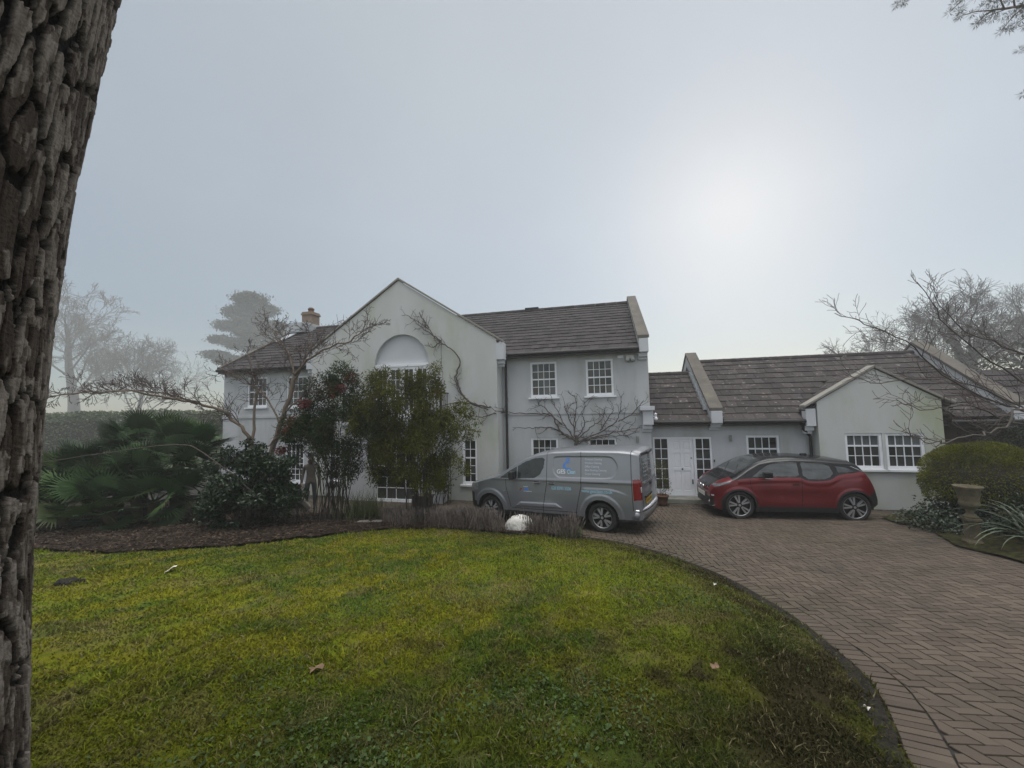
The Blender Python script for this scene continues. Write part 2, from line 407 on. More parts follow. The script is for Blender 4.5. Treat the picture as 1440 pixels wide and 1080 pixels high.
# ------------------------------------------------------------------ terrain
EDGE = catmull([(1.3, .5), (1.75, 1.5), (2.12, 2.22), (2.37, 2.56), (2.68, 3.0), (2.93, 3.52), (3.2, 4.85), (3.04, 6.22), (2.38, 7.50), (1.56, 8.24), (.3, 8.95), (-1.4, 9.75), (-3.2, 10.55), (-5.0, 11.15), (-7.5, 11.6), (-9.5, 12.7), (-12, 13.4), (-16, 14)], 10)
BED1 = catmull([(1.56, 8.20), (.9, 8.22), (.39, 8.34), (-.5, 8.75), (-1.4, 9.08), (-2.5, 9.25), (-3.4, 9.0), (-4.17, 8.43), (-5.5, 7.65), (-6.94, 7.32), (-8.2, 7.4), (-10, 7.9), (-12, 8.6), (-16, 9.5)], 10)
LAWNPOLY = np.vstack([EDGE[:np.argmin(np.hypot(EDGE[:, 0] - 1.56, EDGE[:, 1] - 8.24)) + 1], BED1, [(-16, -4), (2.0, -4)]])
BEDPOLY = np.vstack([EDGE[np.argmin(np.hypot(EDGE[:, 0] - 1.56, EDGE[:, 1] - 8.24)):], BED1[::-1]])
_ZY = np.array([-60, 0, 2.2, 2.55, 2.98, 3.5, 4.95, 6.5, 7.5, 8.5, 9.3, 10., 11., 12, 200]); _ZV = np.array([1.5, 1.5, .935, .82, .70, .60, .40, .285, .235, .165, .085, .03, .0, 0, 0])
_yy = np.linspace(-60, 200, 26001); _zz = np.convolve(np.pad(np.interp(_yy, _ZY, _ZV), 60, mode='edge'), np.hanning(123)[1:-1] / np.hanning(123).sum(), 'valid')
def zd(y):
    return np.interp(np.asarray(y, float), _yy, _zz)
def zl(y):
    t = 1.35 - .132 * np.asarray(y, float)
    return .5 * (t + np.sqrt(t * t + .02))
def zlawn(x, y):
    x = np.asarray(x, float); y = np.asarray(y, float)
    d = seg_dist(x, y, EDGE)
    inside = inpoly(x, y, LAWNPOLY) | inpoly(x, y, BEDPOLY)
    wgt = np.where(inside, sstep(0, 1.0, d), 0)
    lump = (fbm(x * 1.7, y * 1.7, 3, 5) - .5) * .10 * wgt
    return zd(y) + .035 + np.maximum(zl(y) - zd(y) - .02, 0.0) * wgt + lump

def sheet(name, x0, x1, y0, y1, step, zf, mat, poly=None, snap=None, colf=None, kind='structure'):
    nx = int((x1 - x0) / step) + 1; ny = int((y1 - y0) / step) + 1
    X, Y = np.meshgrid(np.linspace(x0, x1, nx), np.linspace(y0, y1, ny))
    X = X.ravel(); Y = Y.ravel()
    I = (np.arange(ny - 1)[:, None] * nx + np.arange(nx - 1)[None]).ravel()
    F = np.stack([I, I + 1, I + nx + 1, I + nx], -1)
    if poly is not None:
        ins = inpoly(X, Y, poly)
        keep = ins[F].sum(1) >= 2
        F = F[keep]
        used = np.unique(F); out_ = used[~ins[used]]
        D = (X[out_][:, None] - poly[:, 0]) ** 2 + (Y[out_][:, None] - poly[:, 1]) ** 2
        q = D.argmin(1); X[out_] = poly[q, 0]; Y[out_] = poly[q, 1]
        mp = np.full(len(X), -1); mp[used] = np.arange(len(used)); F = mp[F]; X = X[used]; Y = Y[used]
    V = np.stack([X, Y, zf(X, Y)], -1)
    o = build_np(name, V, F, mat, smooth=True, colors=None if colf is None else colf(X, Y))
    return tag(o, kind=kind)

def dense(poly, st=.03):
    P = np.vstack([poly, poly[:1]]); out_ = []
    for a, b in zip(P[:-1], P[1:]):
        n = max(1, int(np.hypot(*(b - a)) / st))
        out_.append(a + (b - a) * np.linspace(0, 1, n, endpoint=False)[:, None])
    return np.vstack(out_)

def lawn_col(x, y):
    x = np.asarray(x, float); y = np.asarray(y, float)
    n1 = fbm(x * .9, y * .9, 4, 1); n2 = fbm(x * 2.6 + 3, y * 2.6, 4, 2); n3 = fbm(x * 7, y * 7, 3, 3); n4 = fbm(x * .5 + 9, y * .5, 3, 4)
    green = np.array([.055, .088, .010]); moss = np.array([.155, .150, .008]); straw = np.array([.150, .125, .050]); soil = np.array([.026, .018, .010])
    bright = np.array([.108, .135, .008])
    c = green + (bright - green) * sstep(.42, .6, n1)[..., None]
    left = sstep(2.2, -2.0, x) * .75 + .25  # brighter light on the left side, put into the turf colour through the moss
    n5 = fbm(x * 14, y * 14, 3, 9)
    c = c + (moss - c) * (sstep(.36, .62, .6 * n2 + .4 * n5) * (.45 + .55 * sstep(.3, .7, n4)) * (.35 + .65 * left))[..., None]
    c = c * (.72 + .56 * fbm(x * 23, y * 23, 2, 10))[..., None]
    c = c + (straw - c) * (sstep(.56, .70, n3) * .45 + sstep(.6, .72, fbm(x * 1.3 - 4, y * 1.3, 3, 8)) * .35)[..., None]
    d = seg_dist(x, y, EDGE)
    bare = .55 * sstep(.60, .80, fbm(x * 5.3 + 1, y * 5.3, 4, 6)) * sstep(5.6, 3.0, y) + .75 * sstep(1.2, .1, d) * sstep(.40, .6, fbm(x * 2.2, y * 2.2, 4, 7)) + .55 * sstep(2.1, .3, d)  # bare soil patches, plus painted shade deepening towards the right edge
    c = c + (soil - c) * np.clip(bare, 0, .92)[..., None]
    return c * (.62 + .38 * sstep(1.8, 4.6, y))[..., None]  # turf darkened towards the camera, shade put into the colour

sheet('ground', -150, 150, -50, 180, 2., lambda x, y: np.where((y > -4) & (y < 16) & (abs(x) < 24), np.minimum(zd(y), zl(y)) - .25, np.where(y <= -4, .9, 0) - .06 * (y >= 16)), M['ground'])
sheet('driveway', -18, 26, 0., 22, .25, lambda x, y: zd(y) + .0, M['joint'])
LP, BP = dense(LAWNPOLY), dense(BEDPOLY)
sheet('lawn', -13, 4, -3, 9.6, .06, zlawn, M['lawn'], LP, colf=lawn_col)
def zbed(x, y):
    return zlawn(x, y) + .02 + .05 * fbm(x * 6, y * 6, 3, 21) + .06 * sstep(0, .5, seg_dist(x, y, BED1)) * sstep(0, .4, seg_dist(x, y, EDGE))
sheet('flower_bed', -16, 2.2, 6.8, 14.2, .07, zbed, M['soil'], BP)
# trodden strip between turf and paving
e = EDGE[2:105]; tg = np.gradient(e, axis=0); tg /= np.linalg.norm(tg, axis=1, keepdims=True); nl = np.stack([-tg[:, 1], tg[:, 0]], -1)
wd = .05 + .19 * fbm(np.arange(len(e)) * .12, np.zeros(len(e)), 3, 31)
rows = []
for t in np.linspace(-.02, 1, 6):
    p = e + nl * (wd * t)[:, None]
    zz = np.where(t < 0, zd(p[:, 1]) + .004, zlawn(p[:, 0], p[:, 1]) + .018 - .012 * t)
    rows.append(np.column_stack([p, zz]))
V = np.concatenate(rows); n = len(e)
I = (np.arange(5)[:, None] * n + np.arange(n - 1)[None]).ravel()
tag(build_np('soil_edge', V, np.stack([I, I + 1, I + n + 1, I + n], -1), M['soil_edge'], smooth=True), kind='structure')

# ---------------- block paving: real blocks in herringbone, soldier course along the kerb line
def clip(poly, p, nrm):
    o = []
    for i in range(len(poly)):
        a, b = poly[i], poly[(i + 1) % len(poly)]
        da, db = (a - p) @ nrm, (b - p) @ nrm
        if da >= 0: o.append(a)
        if (da >= 0) != (db >= 0): o.append(a + (b - a) * da / (da - db))
    return o
PAVE_ANG = math.radians(-8.3)
ca, sa = math.cos(PAVE_ANG), math.sin(PAVE_ANG)
pv, pf4, pfn = [], [], []
U = .1025
ii, jj = np.meshgrid(np.arange(-130, 240), np.arange(-10, 160)); ii = ii.ravel(); jj = jj.ravel()
q = (ii + jj) % 4
for kind_, ww, hh in ((0, 2, 1), (2, 1, 2)):
    a, b = ii[q == kind_] * U, jj[q == kind_] * U
    cx, cy = a + ww * U / 2, b + hh * U / 2
    x, y = cx * ca - cy * sa, cx * sa + cy * ca
    keep = (y > .8) & (y < 12.9 - .24 * x) & (x > -8.5) & (x < 16) & (y < 13.5) & (x < 2.2 + y * 1.45)
    inl = inpoly(x, y, LAWNPOLY) | inpoly(x, y, BEDPOLY)
    d = seg_dist(x, y, EDGE)
    keep &= ~(inl & (d > .02))
    for X, Y, D, inn in zip(x[keep], y[keep], d[keep], inl[keep]):
        hw, hl = (ww * U - .0105) / 2, (hh * U - .0105) / 2
        cs = [np.array([X + sx * hw * ca - sy * hl * sa, Y + sx * hw * sa + sy * hl * ca]) for sx, sy in ((-1, -1), (1, -1), (1, 1), (-1, 1))]
        if D < .36 or inn:
            k = np.argmin((EDGE[:, 0] - X) ** 2 + (EDGE[:, 1] - Y) ** 2); k = min(max(k, 1), len(EDGE) - 2)
            t = EDGE[k + 1] - EDGE[k - 1]; t /= np.linalg.norm(t); nr = np.array([t[1], -t[0]])
            cs = clip(cs, EDGE[k] + nr * .218, nr)
            if len(cs) < 3: continue
            A = .5 * abs(sum(cs[m][0] * cs[(m + 1) % len(cs)][1] - cs[(m + 1) % len(cs)][0] * cs[m][1] for m in range(len(cs))))
            if A < .0012: continue
        pfn.append(cs)
# soldier course
s_ = np.concatenate([[0], np.cumsum(np.hypot(*np.diff(EDGE, axis=0).T))])
for s0 in np.arange(.1, s_[-1] - 8, U):
    def at(s): return np.array([np.interp(s, s_, EDGE[:, 0]), np.interp(s, s_, EDGE[:, 1])])
    a, b = at(s0 + .006), at(s0 + U - .006); t = b - a; t /= np.linalg.norm(t); nr = np.array([t[1], -t[0]])
    pfn.append([a + nr * .006, a + nr * .208, b + nr * .208, b + nr * .006])
Vs, F4, FT, nv = [], [], [], 0
grp = {}
for cs in pfn: grp.setdefault(len(cs), []).append(np.array(cs))
Fl = []
for k, L in grp.items():
    C = np.array(L)                                  # (n,k,2)
    ar = np.cross(C[:, 1] - C[:, 0], C[:, 2] - C[:, 0]); C[ar < 0] = C[ar < 0][:, ::-1]
    mid = C.mean(1, keepdims=True); dv = C - mid
    ln = np.linalg.norm(dv, axis=2, keepdims=True) + 1e-6
    top = mid + dv * (1 - np.minimum(.004 / ln, .5))
    n = len(C)
    zt_ = zd(mid[:, 0, 1])[:, None] + .016 + rng.normal(0, .0016, (n, 1))
    tl = rng.normal(0, .005, (n, 1, 2))
    slope = (zd(mid[..., 1] + .05) - zd(mid[..., 1] - .05)) / .1
    zz = zt_ + ((top - mid) * tl).sum(2) + (top[..., 1] - mid[..., 1]) * slope
    zb_ = zd(C[..., 1]) - .004
    V = np.concatenate([np.dstack([top, zz]), np.dstack([C, (zz - .006)]), np.dstack([C, zb_])], 1).reshape(-1, 3)
    o = nv + np.arange(n)[:, None] * 3 * k
    Fl.append(o + np.arange(k)[None])
    for i in range(k):
        j = (i + 1) % k
        Fl.append(o + np.array([[k + i, k + j, j, i]])); Fl.append(o + np.array([[2 * k + i, 2 * k + j, k + j, k + i]]))
    Vs.append(V); nv += len(V)
tag(build_np('block_paving', np.concatenate(Vs), Fl, M['paver']), kind='structure')

# ---------------- grass: uncountable short blades and weeds over the turf
NB = 440000
u = rng.random(NB); dist = np.where(np.arange(NB) % 5 == 0, 1.7 + 2.8 * rng.random(NB), 1.6 + 10.6 * u ** 1.35); an = rng.uniform(-1.08, .86, NB)
gx = dist * np.sin(an) * 1.05; gy = dist * np.cos(an)
k = inpoly(gx, gy, LAWNPOLY); gx, gy = gx[k], gy[k]
de = seg_dist(gx, gy, EDGE)
nn = fbm(gx * 3.3 + 1, gy * 3.3, 4, 6)
keep = (rng.random(len(gx)) > .8 * sstep(.58, .72, nn) * sstep(5.6, 3, gy)) & (rng.random(len(gx)) < sstep(-.10, .28, de + .25 * (fbm(gx * 3, gy * 3, 3, 12) - .35)))
gx, gy, de = gx[keep], gy[keep], de[keep]
gz = zlawn(gx, gy); n = len(gx); dist = np.hypot(gx, gy)
h = (.010 + .026 * rng.random(n) ** 1.6) * (1 + .55 * sstep(.5, .68, fbm(gx * 1.8, gy * 1.8, 3, 14))) * (.75 + .055 * dist)
wd = (.0022 + .0022 * rng.random(n)) * (.75 + .22 * dist)
th = rng.random(n) * 2 * PI
lean = rng.normal(0, .75, (n, 2))
P = np.stack([gx, gy, gz - .004], -1); S = np.stack([np.cos(th), np.sin(th), np.zeros(n)], -1) * wd[:, None]
tip = P + np.column_stack([lean[:, 0] * h, lean[:, 1] * h, h]); mid_ = P + np.column_stack([lean[:, 0] * h * .3, lean[:, 1] * h * .3, h * .6])
V = np.stack([P - S, P + S, mid_ + S * .75, mid_ - S * .75, tip], 1).reshape(-1, 3)
o = np.arange(n)[:, None] * 5
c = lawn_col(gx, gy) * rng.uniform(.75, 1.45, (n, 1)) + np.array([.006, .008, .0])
dry = rng.random(n) < .08; c[dry] = np.array([.17, .145, .075]) * rng.uniform(.6, 1.1, (dry.sum(), 1))
gV = [V]; gF4 = [o + np.array([[0, 1, 2, 3]])]; gF3 = [o + np.array([[3, 2, 4]])]; gC = [np.repeat(c, 5, 0)]; base_n = len(V)
# low broad weed leaves in the worn patches near the camera
NW = 26000
wx = rng.uniform(-2.6, 3., NW); wy = rng.uniform(1.9, 6.5, NW)
pr = sstep(.44, .62, fbm(wx * 1.1 + 5, wy * 1.1, 3, 41)) * sstep(6.5, 3.0, wy) * sstep(-2.6, -.6, wx)
k = (rng.random(NW) < pr) & inpoly(wx, wy, LAWNPOLY); wx, wy = wx[k], wy[k]
k = seg_dist(wx, wy, EDGE) > .35; wx, wy = wx[k], wy[k]
n = len(wx); wz = zlawn(wx, wy) + rng.uniform(.008, .03, n); th = rng.random(n) * 2 * PI; r = rng.uniform(.006, .0155, n)
A = np.stack([np.cos(th), np.sin(th), rng.normal(.1, .4, n)], -1) * r[:, None]; B = np.stack([-np.sin(th), np.cos(th), rng.normal(0, .35, n)], -1) * r[:, None] * .8
P = np.stack([wx, wy, wz], -1)
V = np.stack([P - A, P - A * .1 + B, P + A, P - A * .1 - B], 1).reshape(-1, 3)
gV.append(V); gF4.append(base_n + np.arange(n)[:, None] * 4 + np.array([[0, 1, 2, 3]]))
gC.append(np.repeat(np.array([.058, .088, .030]) * rng.uniform(.55, 1.35, (n, 1)), 4, 0))
tag(build_np('grass', np.concatenate(gV), gF4 + gF3, M['grass'], colors=np.concatenate(gC)), kind='stuff')

# ------------------------------------------------------------------ house  (local: x = s along the front, y = d away, z up)
S0, D0 = -4.0, 14.0
Ex = Vector((math.cos(YAW), math.sin(YAW), 0)); Ey = Vector((-math.sin(YAW), math.cos(YAW), 0))
hb_ = Ex * S0 + Ey * D0
house = empty('house', hb_, YAW)
tag(house, 'pale rendered two storey house with brown tiled roofs behind the parked vehicles', 'house')
HL = (-S0, -D0, 0)     # parts are written in (s,d,z) and shifted by this
def hp(mb, name, mats, parent=house, smooth=False, bevel=0):
    o = mb.build(name, mats, parent, smooth, bevel=bevel)
    if parent is house: o.location = HL
    return o
def wall_panel(mb, outline, holes, d, rev=.10, back=True, mi=0):
    loops = [[Vector((s, z, 0)) for s, z in outline]] + [[Vector((s, z, 0)) for s, z in h] for h in holes]
    tri = tessellate_polygon(loops)
    flat = [p for l in loops for p in l]
    mb.add([(p.x, d, p.y) for p in flat], [tuple(t) for t in tri], mi)
    for h in holes:
        n = len(h)
        mb.add([(s, d, z) for s, z in h] + [(s, d + rev, z) for s, z in h], [(i, (i + 1) % n, (i + 1) % n + n, i + n) for i in range(n)], mi)
def rect(s0, s1, z0, z1): return [(s0, z0), (s1, z0), (s1, z1), (s0, z1)]

def window(s0, s1, z0, z1, d, cols, up, lo, split=.5, rev=.055, sill=True, meeting=True, name='window', pale=(), pale_mat='blind'):
    """sash window: frame + glazing bars in one mesh, glass and sill as its own sub-parts"""
    f = MB(); y0, y1 = d + rev - .03, d + rev + .05
    fw = .065
    f.box(s0, s0 + fw, y0, y1, z0, z1); f.box(s1 - fw, s1, y0, y1, z0, z1)
    f.box(s0 + fw, s1 - fw, y0, y1, z1 - fw, z1); f.box(s0 + fw, s1 - fw, y0, y1, z0, z0 + fw + .02)
    a, b, c, e = s0 + fw, s1 - fw, z0 + fw + .02, z1 - fw
    zm = c + (e - c) * split
    g = d + rev + .018
    if meeting: f.box(a, b, g - .022, g + .02, zm - .022, zm + .022)
    for i in range(1, cols):
        x = a + (b - a) * i / cols
        f.box(x - .0095, x + .0095, g - .012, g + .012, c, e)
    for zz0, zz1, nrow in ((c, zm, lo), (zm, e, up)):
        for i in range(1, nrow):
            z = zz0 + (zz1 - zz0) * i / nrow
            f.box(a, b, g - .0118, g + .0118, z - .0095, z + .0095)
    w_ = hp(f, name, M['trim'], bevel=0)
    p = MB()
    # each light a very slightly different plane, as old glass is
    rows = [c + (zm - c) * i / lo for i in range(lo)] + [zm + (e - zm) * i / up for i in range(up + 1)]
    for i in range(cols):
        for j in range(len(rows) - 1):
            xa, xb = a + (b - a) * i / cols, a + (b - a) * (i + 1) / cols
            q = [rnd.gauss(0, .0022) for _ in range(3)]
            pt = lambda u, v: (u, g + .006 + q[0] + q[1] * (u - xa) * 6 + q[2] * (v - rows[j]) * 6, v)
            p.add([pt(xa, rows[j]), pt(xb, rows[j]), pt(xb, rows[j + 1]), pt(xa, rows[j + 1])], [(0, 1, 2, 3)])
    for k_, (i, j) in enumerate((i, j) for i in range(cols) for j in range(len(rows) - 1)):
        if (i, j) in pale: p.m[k_] = 1
    hp(p, 'pane', [M['glass'], M[pale_mat]], w_)
    if sill:
        s = MB(); s.box(s0 - .07, s1 + .07, d - .07, d + rev, z0 - .055, z0 - .002); hp(s, 'sill', M['trim'], w_)
    return w_

LW, G0, G1, R1, A1 = -15.4, -10.50, -3.40, 1.34, 8.72
LD, GD, RD, AD, AGD = 12.7, 12.0, 12.7, 13.1, 12.72
GC = (G0 + G1) / 2
# window lists: (s0,s1,z0,z1,cols,up,lo,split)
LWIN = [(-14.2, -13.22, 3.24, 4.46, 4, 2, 2, .5), (-12.28, -11.3, 3.2, 4.43, 4, 2, 2, .5), (-14.2, -13.25, .45, 1.84, 4, 2, 3, .6), (-12.3, -11.4, .3, 1.82, 4, 2, 4, .6)]
RWIN = [(-2.43, -1.54, 3.32, 4.50, 4, 2, 2, .5), (-.59, .27, 3.32, 4.50, 4, 2, 2, .5), (-2.46, -1.56, .75, 1.97, 4, 2, 2, .5), (-.59, .30, .75, 1.97, 4, 2, 2, .5)]
wl = MB()
wall_panel(wl, rect(LW, G0, -.1, 4.85), [rect(*w_[:4]) for w_ in LWIN], LD)
wl.add([(LW, LD, -.1), (LW, 20.9, -.1), (LW, 20.9, 4.85), (LW, 16.75, 7.2), (LW, LD, 4.85)], [(0, 1, 2, 3, 4)])
wl.box(LW, G0, 20.88, 20.9, -.1, 4.85)
wl.box(LW - .02, G0, LD - .035, LD - .001, 2.80, 2.90)
hp(wl, 'wall', M['render'])
wr = MB()
wall_panel(wr, rect(G1, R1, -.1, 4.9), [rect(*w_[:4]) for w_ in RWIN], RD)
wr.add([(R1, RD, -.1), (R1, 20.9, -.1), (R1, 20.9, 4.9), (R1, 16.75, 7.25), (R1, RD, 4.9)], [(0, 1, 2, 3, 4)])
wr.box(G1, R1, 20.88, 20.9, -.1, 4.85)
wr.box(G1, R1 - .3, RD - .02, RD - .001, 2.74, 2.79)
hp(wr, 'wall', M['render'])
# gable block
gz = lambda s: 7.56 - .652 * abs(s - GC)
ARC, AR, ASP = GC + .10, 1.03, 4.60
arch = [(ARC - AR, 2.62), (ARC + AR, 2.62)] + [(ARC + AR * math.cos(t), ASP + AR * math.sin(t)) for t in np.linspace(0, PI, 25)]
GW = [(-4.62, -4.12, .53, 2.0), (-9.75, -9.25, .53, 2.0)]
gw = MB()
wall_panel(gw, [(G0, -.1), (G1, -.1), (G1, gz(G1)), (GC, 7.56), (G0, gz(G0))], [arch] + [rect(*x) for x in GW], GD, rev=.13)
for s in (G0, G1):
    gw.add([(s, GD, -.1), (s, 16.7, -.1), (s, 16.7, gz(s)), (s, GD, gz(s))], [(0, 1, 2, 3)])
hp(gw, 'wall', M['gable_render'])
ap = MB()
ap.prism([p for p in arch], GD + .13, GD + .2); hp(ap, 'arch_panel', M['smooth_render'])
for w_ in LWIN: window(*w_[:4], LD, *w_[4:7], split=w_[7])
for i_, w_ in enumerate(RWIN): window(*w_[:4], RD, *w_[4:7], split=w_[7], pale=[((2, 0), (3, 0), (2, 1)), (), (), ((1, 2), (3, 2), (2, 2))][i_], pale_mat='lit_pane' if i_ == 3 else 'blind')
for x in GW: window(*x, GD, 2, 2, 3, split=.58)
# balcony doors: four glazed leaves under the arch
fd = MB(); a, b = ARC - AR + .01, ARC + AR - .01; y0, y1 = GD + .05, GD + .12
fd.box(a, b, y0 - .03, y1, 4.50, 4.60)
lw_ = (b - a) / 4
gl_ = MB()
for i in range(4):
    x0, x1 = a + i * lw_, a + (i + 1) * lw_
    fd.box(x0 + .003, x0 + .085, y0, y1, 2.64, 4.50); fd.box(x1 - .085, x1 - .003, y0, y1, 2.64, 4.50)
    fd.box(x0 + .085, x1 - .085, y0, y1, 4.40, 4.50); fd.box(x0 + .085, x1 - .085, y0, y1, 2.64, 3.0)
    xm = (x0 + x1) / 2; fd.box(xm - .01, xm + .01, y0 + .02, y1 - .02, 3.0, 4.4)
    for z in (3.35, 3.70, 4.05): fd.box(x0 + .085, x1 - .085, y0 + .021, y1 - .021, z - .01, z + .01)
    gl_.box(x0 + .085, x1 - .085, y1 - .03, y1 - .022, 3.0, 4.4)
bd = hp(fd, 'balcony_door', M['trim']); hp(gl_, 'pane', M['glass'], bd)
# bay under the balcony with a dark door
B0, B1, BD = -8.65, -5.1, 11.45
by = MB()
wall_panel(by, rect(B0, B1, -.1, 2.36), [rect(-7.5, -6.0, .02, 2.08)], BD, rev=.15)
by.add([(B1, BD, -.1), (B1, GD, -.1), (B1, GD, 2.36), (B1, BD, 2.36)], [(0, 1, 2, 3)])
by.add([(B0, BD, -.1), (B0, GD, -.1), (B0, GD, 2.36), (B0, BD, 2.36)], [(0, 1, 2, 3)])
by.box(B0 - .08, B1 + .08, BD - .08, GD - .001, 2.36, 2.50)
by.box(B0 - .14, B1 + .14, BD - .14, GD - .001, 2.50, 2.60)
hp(by, 'bay', M['render'])
window(-7.5, -6.0, .02, 2.08, BD, 4, 2, 3, split=.55, sill=False, name='garden_door')
rl = MB()
for x in np.arange(B0, B1 + .01, .11): rl.box(x - .007, x + .007, BD - .085, BD - .071, 2.605, 3.50)
for x in (B0, B1):
    for y in np.arange(BD - .08, GD - .05, .11): rl.box(x - .0075, x + .0075, y - .007, y + .007, 2.605, 3.50)
    rl.box(x - .018, x + .018, BD - .1, GD - .01, 3.50, 3.535)
    rl.box(x - .025, x + .025, BD - .105, BD - .055, 2.602, 3.62)
rl.box(B0 + .02, B1 - .02, BD - .1, BD - .06, 3.501, 3.534); rl.box(B0 + .03, B1 - .03, BD - .09, BD - .066, 2.68, 2.70)
hp(rl, 'balcony_railing', M['iron'])

# annex
AWIN = [(4.10, 4.99, .85, 2.0)]
GWIN = [(6.46, 7.33, 1.09, 2.07), (7.41, 8.28, 1.09, 2.07)]
aw = MB()
DOORH = rect(1.42, 3.14, .14, 1.96)
wall_panel(aw, [(R1, -.1), (5.84, -.1), (5.84, 2.6), (R1, 2.6)], [DOORH] + [rect(*x) for x in AWIN], AD)
aw.box(R1, 3.35, AD - .03, AD - .001, 2.06, 2.12)
aw.box(R1, 10.4, 18.9, 18.95, -.1, 2.6)
hp(aw, 'wall', M['render'])
window(*AWIN[0], AD, 4, 1, 2, split=.66)
ag = MB(); AGC = 7.27
az = lambda s: 3.86 - .62 * abs(s - AGC)
hole = rect(GWIN[0][0], GWIN[1][1], 1.09, 2.07)
wall_panel(ag, [(5.84, -.1), (A1, -.1), (A1, az(A1)), (AGC, 3.86), (5.84, az(5.84))], [hole], AGD)
for s in (5.84, A1): ag.add([(s, AGD, -.1), (s, AD + .3, -.1), (s, AD + .3, az(s)), (s, AGD, az(s))], [(0, 1, 2, 3)])
ag.box(7.333, 7.407, AGD + .005, AGD + .09, 1.09, 2.07)
hp(ag, 'wall', M['gable_render'])
for x in GWIN: window(*x, AGD, 4, 1, 2, split=.66, pale=[(i_, 2) for i_ in range(4)])
bw = MB(); bw.box(A1 + .003, 15.5, AD, AD + .2, -.1, 2.45); bw.box(15.3, 15.5, AD + .2, 18.9, -.1, 2.45)
hp(bw, 'wall', M['brown_wall'])['label'] = 'dark brown wall of the far end'
# front door with sidelights
df = MB(); y0, y1 = AD + .02, AD + .095
for s0, s1 in ((1.42, 1.475), (1.855, 1.925), (2.615, 2.685), (3.085, 3.14)): df.box(s0, s1, y0, y1, .14, 1.96)
for s0, s1 in ((1.475, 1.855), (1.925, 2.615), (2.685, 3.085)): df.box(s0, s1, y0, y1, 1.90, 1.96)
for s0, s1 in ((1.475, 1.855), (2.685, 3.085)):
    df.box(s0, s1, y0 + .005, y1, .14, .33)
    sm_ = (s0 + s1) / 2; df.box(sm_ - .011, sm_ + .011, y0 + .02, y1 - .02, .33, 1.90)
    for i in range(1, 5): z = .33 + 1.57 * i / 5; df.box(s0, s1, y0 + .0205, y1 - .0205, z - .011, z + .011)
fr = hp(df, 'door_frame', M['trim'])
for s0, s1 in ((1.475, 1.855), (2.685, 3.085)):
    g = MB(); g.box(s0, s1, y1 - .03, y1 - .02, .33, 1.90); hp(g, 'sidelight', M['glass'], fr)
dr = MB(); d0 = AD + .055; s0, s1 = 1.928, 2.612
xs = [s0, s0 + .10, (s0 + s1) / 2 - .04, (s0 + s1) / 2 + .04, s1 - .10, s1]; zs = [.145, .30, .90, 1.0, 1.46, 1.55, 1.82, 1.897]
dr.box(s0, s1, d0 + .02, d0 + .045, .145, 1.897)
for i in range(0, 5, 2): dr.box(xs[i], xs[i + 1], d0, d0 + .0195, .145, 1.897)
for j in range(0, 7, 2):
    for i in (1, 3): dr.box(xs[i], xs[i + 1], d0 + .0002, d0 + .0195, zs[j], zs[j + 1])
for j in (1, 3, 5):
    for i in (1, 3): dr.box(xs[i] + .035, xs[i + 1] - .035, d0 + .006, d0 + .0195, zs[j] + .035, zs[j + 1] - .035)
door = hp(dr, 'door', M['trim'], bevel=.004)
kn = MB(); kn.lathe([(.0, -.045), (.022, -.04), (.028, -.025), (.012, -.01), (.025, 0)], 12, ((s0 + s1) / 2, d0, .96), 'y'); hp(kn, 'door_knob', M['brass'], door)
lb = MB(); lb.box(s1 - .075, s1 - .04, d0 - .014, d0 - .001, .50, .64); hp(lb, 'handle', M['iron'], door)
lk = MB(); lk.lathe([(.0, -.012), (.02, -.012), (.02, 0)], 10, (s1 - .07, d0, 1.30), 'y'); hp(lk, 'lock', M['iron'], door)
st = MB(); st.box(1.30, 3.30, AD - .42, AD + .02, -.1, .125); hp(st, 'door_step', M['stone_step'], bevel=.012)

# roofs: every course of tiles is laid
def roof(mb, s0, s1, d0, z0, d1, z1, tw=.30, gauge=.34, clipf=None):
    L = math.hypot(d1 - d0, z1 - z0); nc = max(2, round(L / gauge)); ns_ = max(1, round((s1 - s0) / tw))
    ud = Vector((0, (d1 - d0) / L, (z1 - z0) / L)); nn_ = Vector((0, -ud.z, ud.y)) if d1 > d0 else Vector((0, ud.z, -ud.y))
    for j in range(nc):
        off = .5 * (j % 2)
        for i in range(-1, ns_ + 1):
            a = s0 + (i + off) * (s1 - s0) / ns_; b = a + (s1 - s0) / ns_
            a2, b2 = max(a, s0), min(b, s1)
            if b2 - a2 < .03: continue
            if clipf and not clipf((a2 + b2) / 2, (j + .5) / nc): continue
            lo = Vector((0, d0, z0)) + ud * (L * j / nc - .03); hi = Vector((0, d0, z0)) + ud * (L * (j + 1) / nc)
            t = .030 + rnd.uniform(-.004, .006); lo = lo + ud * rnd.uniform(-.006, .006)
            g = .004
            P = []
            for q, th_ in ((lo, 0), (hi, -.02)):
                for x in (a2 + g, b2 - g): P.append(Vector((x, 0, 0)) + q + nn_ * th_)
            T = [P[0] + nn_ * t, P[1] + nn_ * t, P[2] + nn_ * (t - .004), P[3] + nn_ * (t - .004)]
            mb.hexa([tuple(P[0]), tuple(P[1]), tuple(P[3]), tuple(P[2]), tuple(T[0]), tuple(T[1]), tuple(T[3]), tuple(T[2])])
def slab(mb, s0, s1, d0, z0, d1, z1, t):   # flat deck under the tiles / coping stones
    mb.hexa([(s0, d0, z0 - t), (s1, d0, z0 - t), (s1, d1, z1 - t), (s0, d1, z1 - t), (s0, d0, z0), (s1, d0, z0), (s1, d1, z1), (s0, d1, z1)])
mr = MB()
RS = 2.52 / 4.3
roof(mr, LW - .02, 1.05, 12.40, 4.80, 16.7, 7.32)
